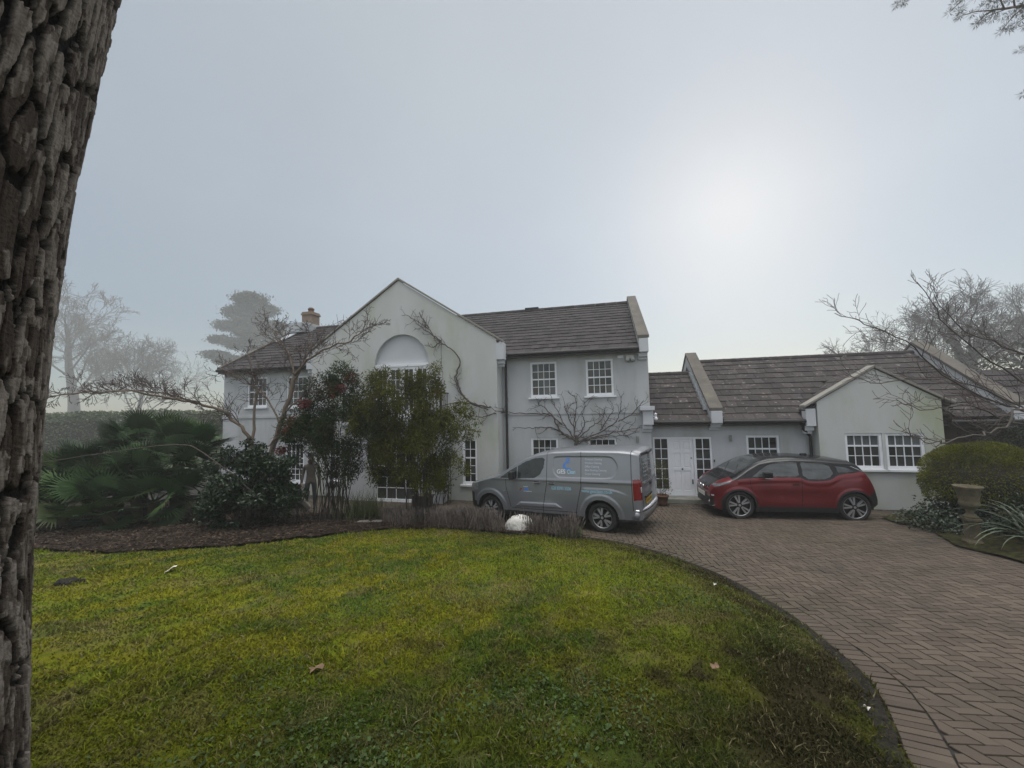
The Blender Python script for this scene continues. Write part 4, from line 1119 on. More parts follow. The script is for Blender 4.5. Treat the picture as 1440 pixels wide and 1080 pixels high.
def handle(root, x, z, surf, mat, sh):
    h = MB(); y = surf(x, z)
    h.box(x - .085, x + .085, y - .038, y - .022, z - .012, z + .014); h.box(x - .085, x - .06, y - .03, y + .01, z - .01, z + .01); h.box(x + .06, x + .085, y - .03, y + .01, z - .01, z + .01)
    h.box(x - .07, x + .07, y - .008, y + .006, z - .035, z + .03, 1)
    o = h.build('door_handle', [mat, M['gap']], root, bevel=.004); o.location = (sh, 0, 0)
handle(van, 2.29, 1.045, vsurf, M['van'], vshift); handle(van, 2.68, 1.05, vsurf, M['van'], vshift)
mi_ = MB(); y = vsurf(1.62, 1.16)
mi_.box(1.60, 1.72, y - .22, y - .05, 1.12, 1.32); mi_.box(1.62, 1.68, y - .06, y + .02, 1.11, 1.17)
at_v(mi_.build('wing_mirror', M['black_plastic'], van, bevel=.03))
mi_ = MB(); mi_.box(1.60, 1.72, -y + .05, -y + .22, 1.12, 1.32); mi_.box(1.62, 1.68, -y - .02, -y + .06, 1.11, 1.17)
at_v(mi_.build('wing_mirror', M['black_plastic'], van, bevel=.03))
vrear = lambda y, z: VL + .05 * (1 - min(1, (y / .85) ** 2)) * .75
bp_ = MB()
ring = np.linspace(-.90, .90, 25)
for y0_, y1_ in zip(ring[:-1], ring[1:]):
    f = lambda y_: 4.83 - .14 * abs(y_ / .90) ** 3.5
    bp_.hexa([(4.55, y0_, .34), (f(y0_) - .03, y0_, .34), (f(y1_) - .03, y1_, .34), (4.55, y1_, .34), (4.55, y0_, .50), (f(y0_), y0_, .50), (f(y1_), y1_, .50), (4.55, y1_, .50)], 0)
    bp_.hexa([(4.55, y0_, .501), (f(y0_) + .012, y0_, .501), (f(y1_) + .012, y1_, .501), (4.55, y1_, .501), (4.55, y0_, .55), (f(y0_), y0_, .55), (f(y1_), y1_, .55), (4.55, y1_, .55)], 1)
at_v(bp_.build('rear_bumper', [M['van'], M['chrome']], van, True))
np_ = MB(); np_.box(VL + .033, VL + .046, -.54, -.02, .63, .74)
pl = at_v(np_.build('number_plate', M['plate_y'], van))
ch_ = MB()
for k_ in range(7): ch_.box(VL + .0462, VL + .0480, -.515 + k_ * .068 + (.012 if k_ > 3 else 0), -.475 + k_ * .068 + (.012 if k_ > 3 else 0), .655, .715)
at_v(ch_.build('characters', M['plate_ink'], pl)).location = (0, 0, 0)
np_ = MB(); np_.box(VL + .02, VL + .06, -.58, .02, .76, .80); at_v(np_.build('plate_lamp_bar', M['black_plastic'], van, bevel=.008))
hd = MB(); hd.box(VL + .03, VL + .065, -.09, .06, .97, 1.03); at_v(hd.build('tailgate_handle', M['black_plastic'], van, bevel=.01))
hl_ = MB(); hl_.box(VL + .02, VL + .05, -.60, .60, 1.06, 1.09); at_v(hl_.build('tailgate_trim', M['chrome'], van, bevel=.006))
br = MB(); br.box(VL + .01, VL + .07, -.12, .12, 1.67, 1.72); at_v(br.build('brake_light', M['black_plastic'], van, bevel=.012))
for s in (-1, 1):
    tc_ = MB(); tc_.box(4.66, 4.772, s * .79 - .03, s * .79 + .03, .90, 1.02); at_v(tc_.build('reversing_lamp', M['lamp_clear'], van, bevel=.01))
ex_ = MB(); ex_.tube([(4.2, -.45, .24), (4.55, -.45, .22)], [.09, .09], 10); at_v(ex_.build('silencer', M['gap'], van))
# lettering on the flank
text_obj('GES', .135, 2.82, 1.275, vsurf, M['ink_white'], vb, 'lettering', .98)
text_obj('Clean', .135, 3.09, 1.275, vsurf, M['ink_cyan'], vb, 'lettering', .92, squash=.72)
text_obj('020 8393 5506', .11, 2.68, .90, vsurf, M['ink_cyan'], vb, 'lettering', .98, squash=.78)
text_obj('www.gesclean.co.uk', .11, 3.44, .875, vsurf, M['ink_cyan'], vb, 'lettering', .95, squash=.85)
for i, tx in enumerate(['Contract Cleaning', 'Window Cleaning', 'Office Cleaning', 'After Building Cleaning', 'Carpet Cleaning']):
    text_obj(tx, .062, 3.53, 1.585 - i * .08, vsurf, M['ink_pale'], vb, 'lettering', 1., squash=.88)
    text_obj(tx, .058, -.58, 1.55 - i * .085, None, M['ink_pale'], vo['rear_window'], 'lettering', rear=lambda y, z: VL + .05 * (1 - (y / .8) ** 2) * .72 + .006, squash=.8)
def ribbon(P, w0, w1):
    P = np.array(P); T = np.gradient(P, axis=0); T /= np.linalg.norm(T, axis=1, keepdims=True); Nn = np.stack([-T[:, 1], T[:, 0]], -1)
    w_ = np.interp(np.linspace(0, 1, len(P)), [0, .5, 1], [w0, w1, w0])[:, None]
    a, b = P + Nn * w_, P - Nn * w_
    return [[tuple(a[i]), tuple(a[i + 1]), tuple(b[i + 1]), tuple(b[i])] for i in range(len(P) - 1)]
lx, lz = 3.10, 1.60
lg = [[(lx + q * math.cos(t), lz + q * math.sin(t)) for q, t in ((.05, t0), (.05, t0 + .4), (.026, t0 + .4), (.026, t0))] for t0 in np.arange(0, 2 * PI, .4)]
lg += ribbon(catmull([(lx + .05, lz - .07), (lx - .03, lz - .07), (lx - .09, lz - .13), (lx - .07, lz - .19), (lx + .02, lz - .21), (lx + .09, lz - .22)], 6), .008, .028)
flat_part('logo', lg, vsurf, M['ink_blue'], vb, .004)
flat_part('badge', [[(1.80, .885), (1.88, .905), (1.86, .86)], [(1.78, .85), (1.84, .87), (1.83, .83)]], vsurf, M['ink_red'], vb, .004)
flat_part('badge', [[(1.91, .82), (2.14, .82), (2.14, .83), (1.91, .83)], [(1.91, .93), (2.03, .93), (2.03, .94), (1.91, .94)]], vsurf, M['ink_pale'], vb, .004)
flat_part('badge', [[(1.94, .85), (2.05, .85), (2.03, .90), (1.94, .90)]], vsurf, M['ink_blue'], vb, .004)
flat_part('side_repeater', [[(1.30, .80), (1.345, .80), (1.345, .82), (1.30, .82)]], vsurf, M['lamp_clear'], vb, .012)

# ---------------- red hatchback
CR, CF = Vector((8.19, 9.50, 0)), Vector((5.70, 9.91, 0))
cdir = (CR - CF).normalized(); cang = math.atan2(cdir.y, cdir.x); cn = Vector((-cdir.y, cdir.x, 0))
CL, CAF, CAR = 4.00, .72, 3.29
cbase = CF - cdir * CAF + cn * .86
zc = float(zd(9.9))
car = empty('hatchback_car', cbase + cdir * 2.0 + Vector((0, 0, zc)), cang)
tag(car, 'red electric hatchback with black bonnet and roof parked facing the front door', 'car')
cshift = -2.0
czt = smooth_fn([(0, .66), (.04, .76), (.14, .84), (.35, .95), (.62, 1.05), (.72, 1.10), (1.0, 1.28), (1.28, 1.425), (1.6, 1.505), (2.0, 1.535), (2.5, 1.525), (3.0, 1.485), (3.35, 1.445), (3.54, 1.385), (3.72, 1.18), (3.88, .92), (4.0, .60)], .09)
czb = smooth_fn([(0, .25), (.25, .20), (1., .20), (3., .21), (3.7, .28), (4.0, .40)], .1)
def chalf(x, z):
    W = .888 - .33 * np.clip((.75 - x) / .75, 0, 1) ** 2.3 - .15 * np.clip((x - 3.3) / .7, 0, 1) ** 2.6
    belt = .98
    t = np.where(z < belt, 1 - .07 * np.clip((.62 - z) / .45, 0, 1) ** 2 - .035 * np.clip((z - .72) / .26, 0, 1) ** 1.5, .965 - .27 * np.clip((z - belt) / .6, 0, 1.2) ** 1.12)
    return W * t
BELT = catmull([(.0, .70), (.2, .80), (.45, .915), (.62, .975), (.95, 1.02), (1.5, 1.045), (2.10, 1.055), (2.18, 1.03), (2.28, .985), (2.45, .975), (2.72, .985), (2.86, 1.03), (2.98, 1.10), (3.15, 1.14), (3.4, 1.165), (3.62, 1.185), (4.0, 1.0)], 8)
beltz = lambda x: np.interp(x, BELT[:, 0], BELT[:, 1])
CW1 = [(1.06, 1.06), (2.04, 1.075), (2.13, 1.11), (2.15, 1.39), (2.05, 1.415), (1.75, 1.405), (1.48, 1.345), (1.25, 1.21)]
CW2 = [(2.22, 1.10), (2.33, 1.015), (2.66, 1.015), (2.80, 1.06), (2.90, 1.15), (2.86, 1.32), (2.74, 1.37), (2.24, 1.41)]
CW3 = [(3.02, 1.17), (3.40, 1.20), (3.20, 1.29), (3.0, 1.32)]
def cdisp(X, Z):
    d = np.zeros_like(X)
    X = cunwarp(X)
    for ax in (CAF, CAR):
        r_ = np.hypot(cwarp(X) - ax, Z - .36); d += .014 * sstep(.47, .40, r_) * (Z < .95)
    d += -.020 * sstep(.20, .0, np.abs(Z - .60)) * sstep(1.1, 1.5, X) * sstep(2.95, 2.4, X)
    bz = beltz(X); d += .012 * sstep(.10, .0, np.abs(Z - bz + .05)) * (X > .7) * (X < 3.7)
    d += .014 * sstep(.0, .04, Z - (.36 + .02 * X)) * 0
    return d
C_RED, C_BLK, C_PL, C_GAP, C_SIDE, C_WS, C_RG, C_HL = range(8)
def cwarp(X): return np.where(X < CAF, CAF - (CAF - X) * .84, np.where(X > CAR, CAR + (X - CAR) * .80, X))
def cunwarp(X): return np.where(X < CAF, CAF - (CAF - X) / .84, np.where(X > CAR, CAR + (X - CAR) / .80, X))
def cclass(x, y, z, side):
    x = cunwarp(x); c = np.full(x.shape, C_RED); ay = np.abs(y)
    sd_ = side == 0
    bz = beltz(x)
    c[sd_ & (z > bz) & (x > .55)] = C_BLK
    # bonnet: black centre panel, red wing tops
    c[sd_ & (x <= .75) & (ay < .40 + .33 * x) & (z > .70)] = C_BLK
    for p in (CW1, CW2, CW3): c[sd_ & (ay > .45) & inpoly(x, z, p)] = C_SIDE
    c[sd_ & (x > .72) & (x < 1.42) & (ay < .64 - .03 * x) & (z > 1.10)] = C_WS
    # lower black sill, arches, bumpers
    sill = np.where(x < .40, .20 + .0 * x, np.where(x > 3.5, .50 + .30 * np.clip((x - 3.5) / .5, 0, 1), .335))
    c[(z < sill)] = C_PL
    for ax in (CAF, CAR): c[sd_ & (np.hypot(cwarp(x) - ax, z - .355) < .41) & (ay > .4)] = C_PL
    c[(side == 1) & (z < .50)] = C_PL; c[sd_ & (x < .30) & (z < .50) & (ay < .62)] = C_PL
    c[(side == 1) & (z > .64)] = C_BLK
    c[(side == 2)] = C_BLK
    c[sd_ & (x > 3.46) & (ay < .56) & (z > .8)] = C_RG
    c[sd_ & (x < .50) & (x > .10) & (ay > .43 + .12 * x) & (z > .735 + .33 * x) & (z < .785 + .34 * x)] = C_HL
    gap = sd_ & (ay > .5) & (z < bz) & (z > .36) & ((np.abs(x - (.98 + .10 * np.clip((.9 - z) / .5, 0, 1))) < .007) | (np.abs(x - 2.16 + .02 * np.clip((.9 - z) / .5, 0, 1)) < .007))
    c[gap & (c == C_RED)] = C_GAP
    return c
CM = {C_RED: M['red'], C_BLK: M['black_gloss'], C_PL: M['black_plastic'], C_GAP: M['gap'], C_SIDE: M['car_glass'], C_WS: M['car_glass'], C_RG: M['car_glass'], C_HL: mk('dark_lamp', (.16, .17, .18), (.06, .065, .07), 14, .12, coat=1.)}
co = car_shell(car, CL, czt, czb, chalf, cclass, CM, [('body', [C_RED, C_BLK, C_PL, C_GAP]), ('side_window', [C_SIDE]), ('windscreen', [C_WS]), ('rear_window', [C_RG]), ('headlight', [C_HL])],
               disp=cdisp, endx=lambda X, Y, Z: cwarp(X), nx=320, ns=110, nr=30, r_top=lambda x: .09 + .07 * sstep(1.2, 1.8, x) * sstep(3.6, 3.0, x), arches=((CAF, .352, .372), (CAR, .352, .372)), ex=.5, splits={'side_window': (2.185, 2.95), 'headlight': ()})
for o in co.values(): o.location = (cshift, 0, 0)
csurf = lambda x, z: -float(chalf(cunwarp(np.array(x)), np.array(z)) + cdisp(np.array([[x]]), np.array([[z]]))[0, 0])
def at_c(o): o.location = (cshift, 0, 0); return o
for ax, y_ in ((CAF, .83), (CAR, .85)):
    for s in (-1, 1): wheel(car, ax + cshift, s * y_, .349, .349, .262, .19, s, 5, True, (M['rim'], M['rim_dark']), .06)
ar = MB()
for ax in (CAF, CAR):
    for s in (-1, 1):
        a = np.linspace(-.15, PI + .15, 26)
        for a0, a1 in zip(a[:-1], a[1:]):
            q = lambda t, y_: (ax + .378 * math.cos(t), y_, .352 + .378 * math.sin(t))
            ar.add([q(a0, s * .88), q(a1, s * .88), q(a1, s * .45), q(a0, s * .45)], [(0, 1, 2, 3)])
ar.box(.5, 3.6, -.6, .6, .22, .5)
at_c(ar.build('underbody', M['gap'], car))
handle(car, 2.03, .90, csurf, M['red'], cshift)
for s in (-1, 1):
    m = MB(); y = csurf(1.30, 1.06)
    m.box(1.26, 1.44, y - .21, y - .06, 1.06, 1.19, 0); m.box(1.30, 1.36, y - .08, y + .03, 1.05, 1.09, 0); m.box(1.262, 1.438, y - .208, y - .062, 1.045, 1.0595, 1)
    if s > 0: m.v = [(a, -b, c_) for a, b, c_ in m.v]
    at_c(m.build('wing_mirror', [M['black_gloss'], M['chrome']], car, bevel=.022))
def at_n(o): o.location = (cshift + .115, 0, 0); return o
# nose: kidney grilles, badge, plate, lamps
for s in (-1, 1):
    m = MB(); m.lathe([(.0, -.03), (.062, -.025), (.075, 0), (.062, .012), (.055, -.002), (0, -.002)], 18, (0, 0, 0), 'x')
    o = m.build('grille', M['chrome'], car, True); o.location = (cshift + .08, s * .11, .70); o.scale = (1, 1.25, .8)
m = MB(); m.lathe([(0, -.012), (.04, -.01), (.045, 0)], 18, (0, 0, 0), 'x'); o = m.build('badge', M['ink_pale'], car, True); o.location = (cshift + .16, 0, .815); o.rotation_euler = (0, math.radians(-50), 0)
m = MB(); m.box(-.052, -.040, -.26, .26, .46, .57); p_ = at_n(m.build('number_plate', M['plate_w'], car))
m = MB()
for s in (-1, 1): m.box(.02, .30, s * .60 - .02, s * .60 + .05 * s, .52, .56)
for s in (-1, 1):
    m = MB(); y0_, y1_ = sorted((s * .44, s * .64)); m.box(.015, .10, y0_, y1_, .53, .565); at_n(m.build('indicator', M['lamp_clear'], car, bevel=.008))
    m = MB(); m.box(.01, .07, y0_ - .02, y1_ + .02, .285, .30); at_n(m.build('bumper_trim', M['chrome'], car, bevel=.004))
    m = MB(); m.tube([(.01, s * .48, .37), (-.015, s * .48, .37)], [.035, .03], 12); at_n(m.build('fog_lamp', M['lamp_clear'], car))
m = MB(); m.tube([(.78, -.50, 1.125), (1.0, -.10, 1.30)], [.008, .006], 6); at_c(m.build('wiper', M['black_plastic'], car)); m = MB(); m.tube([(.74, .1, 1.115), (1.0, .5, 1.29)], [.008, .006], 6); at_c(m.build('wiper', M['black_plastic'], car))
# bright line along the rear hatch edge
m = MB(); m.tube([(3.33, csurf(3.33, 1.30) * .98, 1.315), (3.46, csurf(3.46, 1.24), 1.25), (3.55, csurf(3.55, 1.18) - .004, 1.195)], [.010, .010, .006], 6); at_c(m.build('hatch_trim', M['chrome'], car))
m = MB(); m.box(3.05, 3.42, -.52, .52, 1.405, 1.425); at_c(m.build('spoiler', M['black_gloss'], car, bevel=.01))
m = MB(); m.box(2.6, 2.75, -.04, .04, 1.49, 1.56); at_c(m.build('aerial_fin', M['black_gloss'], car, bevel=.02))

# ------------------------------------------------------------------ vegetation tools
def unit(a): return a / (np.linalg.norm(a, axis=-1, keepdims=True) + 1e-9)
def leaves(P, D, L, W, r, fold=.25, roll=1.0):
    """folded leaf blades: 4 corners, 2 triangles sharing the rib"""
    n = len(P); D = unit(D); L = np.broadcast_to(L, (n,)); W = np.broadcast_to(W, (n,))
    up = unit(np.array([0, 0, 1.0]) + r.normal(0, roll * .5, (n, 3)))
    S = unit(np.cross(D, up)); Nn = np.cross(S, D)
    m = P + D * (L * .45)[:, None]
    a = m + S * (W * .5)[:, None] + Nn * (W * fold)[:, None]; b = m - S * (W * .5)[:, None] + Nn * (W * fold)[:, None]
    V = np.stack([P, a, P + D * L[:, None], b], 1).reshape(-1, 3)
    o = np.arange(n)[:, None] * 4
    return V, np.concatenate([o + np.array([[0, 1, 2]]), o + np.array([[0, 2, 3]])])

def grow(p, d, L, r, depth, cfg, out, g):
    """one branch as a bent polyline, then its children"""
    n = cfg['n'][depth]; P = [np.array(p, float)]; d = np.array(d, float); d /= np.linalg.norm(d)
    for i in range(n):
        d = d + g.normal(0, cfg['wander'][depth], 3) + np.array([0, 0, cfg['up'][depth]]); d /= np.linalg.norm(d)
        P.append(P[-1] + d * L / n)
    P = np.array(P); R = np.linspace(r, max(r * cfg['taper'], cfg['rmin']), n + 1)
    out.append((depth, P, R))
    if depth + 1 < len(cfg['n']): kids(P, R, L, depth, cfg, out, g)

def kids(P, R, L, depth, cfg, out, g, k=None, t0=None):
    nk = cfg['kids'][depth] if k is None else k
    n = len(P) - 1
    for q in range(nk):
        t = (cfg['t0'][depth] if t0 is None else t0); t = t + (1 - t) * (q + g.random()) / nk
        f = min(t * n, n - 1e-3); i = int(f); pp = P[i] + (P[i + 1] - P[i]) * (f - i); dd = unit(P[i + 1] - P[i])
        ax = unit(np.cross(dd, g.normal(0, 1, 3))); a = g.uniform(*cfg['ang'])
        nd = dd * math.cos(a) + ax * math.sin(a)
        fl = cfg.get('flat', 0); nd = nd * np.array([1, 1 - fl, 1])
        LL = L * g.uniform(*cfg['len']) * (1.1 - .5 * t)
        rr = max((R[i] + (R[i + 1] - R[i]) * (f - i)) * cfg['rk'], cfg['rmin'])
        grow(pp, nd, LL, rr, depth + 1, cfg, out, g)

def add_tree(name, label, cat, base, out, trunk_mat, twig_mat, group=None, k0=8, split=1, sides=(8, 6, 4, 3, 3)):
    root = empty(name, base); tag(root, label, cat, group)
    b = np.array(base)
    tr = [(P - b, R, sides[min(d, 4)]) for d, P, R in out if d <= split]; tw = [(P - b, R, sides[min(d, 4)]) for d, P, R in out if d > split]
    tubes('trunk', tr, trunk_mat, root)
    if tw: tubes('crown', tw, twig_mat, root)
    return root
def Z(x, y): return float(zlawn(np.array([x]), np.array([y]))[0])

# ------------------------------------------------------------------ big pine trunk close by on the left, bark in plates
r_ = .43; na, nz = 700, 1500
z0_, z1_ = .35, 5.6
th = np.linspace(0, 2 * PI, na, endpoint=False); zz = np.linspace(z0_, z1_, nz)
# the far side of the trunk needs far fewer columns
vis = math.atan2(-1.2, 2.03)      # direction to the camera from the trunk axis
u = np.linspace(-1, 1, na, endpoint=False); th = vis + PI * (.62 * u + .38 * u ** 3)
TH, ZZ = np.meshgrid(th, zz)
def plates(TH, ZZ, su, sv, seed):
    U_ = TH * r_ / su; V_ = ZZ / sv
    U_ = U_ + (fbm(TH * 3.1, ZZ * 1.6, 4, seed) - .5) * 1.7; V_ = V_ + (fbm(TH * 4.3 + 7, ZZ * 2.7, 3, seed + 3) - .5) * .7
    U_ = U_ + (fbm(TH * 26, ZZ * 11, 3, seed + 5) - .5) * .55; V_ = V_ + (fbm(TH * 22 + 3, ZZ * 13, 3, seed + 6) - .5) * .35
    iu, iv = np.floor(U_), np.floor(V_); f1 = np.full(U_.shape, 9.); f2 = np.full(U_.shape, 9.); cid = np.zeros(U_.shape)
    for a in (-1, 0, 1):
        for b in (-1, 0, 1):
            ci, cj = (iu + a).astype(int), (iv + b).astype(int)
            px, py = ci + hash2(ci, cj, seed) * .8 + .1, cj + hash2(ci, cj, seed + 9) * .8 + .1
            d = np.hypot(U_ - px, V_ - py); h_ = hash2(ci, cj, seed + 21)
            m = d < f1; f2 = np.where(m, f1, np.minimum(f2, d)); cid = np.where(m, h_, cid); f1 = np.where(m, d, f1)
    return f1, f2, cid
f1, f2, cid = plates(TH, ZZ, .050, .30, 3)
edge = f2 - f1
g1, g2, cid2 = plates(TH + 5, ZZ * 1.03, .026, .085, 50)
h1, h2, cid3 = plates(TH + 9, ZZ * .97, .011, .036, 70)
plate = sstep(.12, .21, edge)
flake = sstep(.015, .06, g2 - g1); flake2 = sstep(.01, .05, h2 - h1)
micro = fbm(TH * 80, ZZ * 17, 4, 77)
layer = .35 * cid + .40 * cid2 + .25 * cid3
disp = plate * (.016 + .005 * cid + .006 * cid2 + .0025 * cid3) + (micro - .5) * .004 * plate + (fbm(TH * 2, ZZ * 1.2, 3, 90) - .5) * .03
rad = r_ + .10 * np.exp(-(ZZ - z0_) * 2.0) + disp - .03 - .012 * (ZZ - 1)
tx, ty = -2.10, 1.20
lean_x = .055 * np.maximum(ZZ - 2.4, 0) + .055 * np.maximum(ZZ - 3.1, 0) ** 2
TX, TY = 0, 0
V = np.stack([lean_x + rad * np.cos(TH), rad * np.sin(TH), ZZ], -1).reshape(-1, 3)
I = np.arange(nz - 1)[:, None] * na; J = np.arange(na)[None]
F = np.stack([I + J, I + (J + 1) % na, I + na + (J + 1) % na, I + na + J], -1).reshape(-1, 4)
grey = np.array([.180, .155, .136]); warm = np.array([.048, .036, .029]); crack = np.array([.005, .004, .0035])
cc = warm + (grey - warm) * (sstep(.34, .62, layer)[..., None])
cc = cc * (.50 + 1.0 * micro[..., None]); cc = crack + (cc - crack) * (plate * (.70 + .30 * flake) * (.85 + .15 * flake2))[..., None]
pine = empty('pine_tree', (tx, ty, 0)); tag(pine, 'large pine close to the camera with thick cracked grey brown bark', 'tree')
build_np('trunk', V, F, M['bark'], pine, True, colors=cc.reshape(-1, 3))
tubes('upper_trunk', [([(lean_x[-1, 0], 0, 5.58), (lean_x[-1, 0] + .25, .02, 7), (lean_x[-1, 0] + .55, .1, 9), (1.4, .2, 12)], [.36, .34, .3, .2], 16)], M['limb'], pine)

# ------------------------------------------------------------------ bare tree with a long level limb
g = np.random.default_rng(5)
cfg = dict(n=[8, 7, 6, 5, 3], wander=[.06, .12, .17, .19, .18], up=[.02, .03, .05, .06, .05], taper=.35, rmin=.0052, kids=[9, 6, 5, 3], t0=[.3, .15, .15, .2], ang=(.45, 1.0), len=(.48, .88), rk=.30)
out = []
def limb(P, r0, r1, nk, depth=1, L=1.3, t0=.15, amp=.025):
    C = catmull(P, 4); C = C + g.normal(0, amp, C.shape); R = np.linspace(r0, r1, len(C)); out.append((0, C, R))
    kids(C, R, L, depth, cfg, out, g, nk, t0)
by = .06
limb([(-6.80, 10.5, by), (-6.72, 10.48, .9), (-6.52, 10.4, 1.7), (-6.24, 10.4, 2.6), (-5.96, 10.4, 3.6), (-5.88, 10.4, 4.0)], .085, .05, 3, 1, 1.3, .6)
limb([(-6.9, 10.52, by), (-7.05, 10.5, 1.2), (-7.12, 10.5, 2.2)], .08, .062, 0)
limb([(-7.12, 10.5, 2.2), (-7.45, 10.45, 2.72), (-7.98, 10.3, 3.14), (-8.8, 9.95, 3.36), (-10.05, 9.7, 3.62), (-11.3, 9.6, 3.50), (-12.2, 9.6, 3.5)], .046, .011, 38, 1, .8, .12)
limb([(-8.3, 10.15, 3.25), (-9.2, 10.3, 3.5), (-10.3, 10.4, 3.66), (-11.4, 10.4, 3.62)], .024, .008, 26, 1, .75, .08)
limb([(-7.12, 10.5, 2.2), (-7.15, 10.7, 3.3), (-7.35, 10.8, 4.1), (-7.55, 10.85, 4.9)], .04, .012, 11, 1, 1.0, .25)
limb([(-5.88, 10.4, 4.0), (-5.4, 10.3, 4.45), (-4.6, 10.1, 4.72), (-4.0, 10., 5.0), (-3.4, 9.9, 5.2)], .034, .009, 18, 1, .85, .08)
limb([(-5.9, 10.4, 3.9), (-6.1, 10.5, 4.5), (-6.5, 10.6, 5.0), (-6.8, 10.7, 5.5)], .032, .010, 16, 1, .95, .1)
limb([(-5.92, 10.4, 3.8), (-5.6, 10.6, 4.7), (-5.7, 10.6, 5.3)], .028, .009, 12, 1, .9, .15)
limb([(-6.1, 10.4, 3.0), (-5.4, 10.2, 3.5), (-4.7, 10.1, 3.62)], .027, .009, 9, 1, .75, .2)
limb([(-6.24, 10.4, 2.6), (-6.8, 10.6, 3.4), (-7.5, 10.7, 3.9), (-8.2, 10.8, 4.3)], .026, .009, 15, 1, .85, .15)
limb([(-6.85, 10.45, 1.9), (-6.2, 10.3, 2.35), (-5.5, 10.2, 2.42)], .024, .009, 7, 1, .65, .3)
add_tree('bare_tree', 'bare spreading tree with one long level limb in front of the left wing', 'tree', (-6.85, 10.5, by), out, M['limb'], M['twig'], split=0)
# thin arching stem over the palm
tag(tubes('bramble', [(wander([(-5.9, 9.2, .9), (-7.0, 8.9, 2.0), (-7.6, 8.8, 2.28), (-9, 8.7, 2.15), (-10.6, 8.6, 1.95)], 20, .012, 3), np.linspace(.014, .006, 25)[:len(wander([(-5.9, 9.2, .9), (-7.0, 8.9, 2.0), (-7.6, 8.8, 2.28), (-9, 8.7, 2.15), (-10.6, 8.6, 1.95)], 20, .012, 3))], 5)], M['twig']), 'long thin bare stem arching across the front of the palm', 'bramble')

# ------------------------------------------------------------------ fan palm clump
pr = np.random.default_rng(8)
pb = np.array([-9.9, 10.9, Z(-9.9, 10.9)])
palm = empty('fan_palm', pb); tag(palm, 'dark green clump of fan palm with spiky leaves on the mulch bed', 'palm')
Vp, Fp, npv, stems, pet, Cp = [], [], 0, [], [], []
for cx, cy, hh, nf in ((-.7, .2, 1.95, 26), (.25, .3, 1.85, 26), (-1.5, .2, 1.55, 24), (.55, 0, 1.35, 22), (-2.2, 0, 1.1, 24), (-.1, -.6, 1.05, 24), (-1.1, -.7, .85, 24), (.5, -.7, .7, 20), (-2.9, -.2, .8, 22), (-.3, -1.1, .5, 20), (-1.9, -.9, .55, 20)):
    stems.append(([(cx * .8, cy * .8, 0), (cx * .9, cy * .9, hh * .5), (cx, cy, hh)], [.10, .11, .12], 8))
    for q in range(nf):
        a = pr.uniform(0, 2 * PI); e_ = pr.uniform(-.40, 1.38); D = np.array([math.cos(a) * math.cos(e_), math.sin(a) * math.cos(e_), math.sin(e_)])
        PL = pr.uniform(.45, .95); hub = np.array([cx, cy, hh]) + D * PL - np.array([0, 0, .10 * PL])
        pet.append(([(cx, cy, hh - .05), tuple(np.array([cx, cy, hh]) + D * PL * .5), tuple(hub)], [.014, .011, .009], 4))
        S = unit(np.cross(D, [0, 0, 1.])); Nn = np.cross(S, D); tilt = pr.normal(0, .35); S, Nn = S * math.cos(tilt) + Nn * math.sin(tilt), Nn * math.cos(tilt) - S * math.sin(tilt)
        fc = np.array([.030, .062, .020]) * pr.uniform(.35, 1.75) + np.array([.012, .008, 0]) * (pr.random() < .25); nl_ = pr.integers(24, 31); FL = pr.uniform(.55, .78)
        for j in range(nl_):
            b = (j / (nl_ - 1) - .5) * 2 * 1.75; l_ = FL * (1 - .18 * abs(b) / 1.75) * pr.uniform(.93, 1.05)
            d1 = D * math.cos(b) + S * math.sin(b); d1 = unit(d1 + Nn * .16); sd2 = unit(np.cross(Nn, d1)); w_ = .024
            m1 = hub + d1 * l_ * .5; tip = hub + d1 * l_ + np.array([0, 0, -.10 * l_ * pr.uniform(.3, 1.8)])
            Cp += [fc * .8, fc, fc, fc * 1.15]; Vp += [hub, m1 + sd2 * w_ + Nn * .01, m1 - sd2 * w_ + Nn * .01, tip]; Fp += [(npv, npv + 1, npv + 2), (npv + 1, npv + 3, npv + 2)]; npv += 4
tubes('trunk', stems, M['palm_dead'], palm)
tubes('leaf_stalk', pet, M['palm'], palm)['kind'] = 'stuff'
build_np('foliage', np.array(Vp), np.array(Fp), mk('fan_leaf', (0, 0, 0), rough=.55, attr=True, island=.15, trans=.1, spec=.35), palm, colors=np.array(Cp))

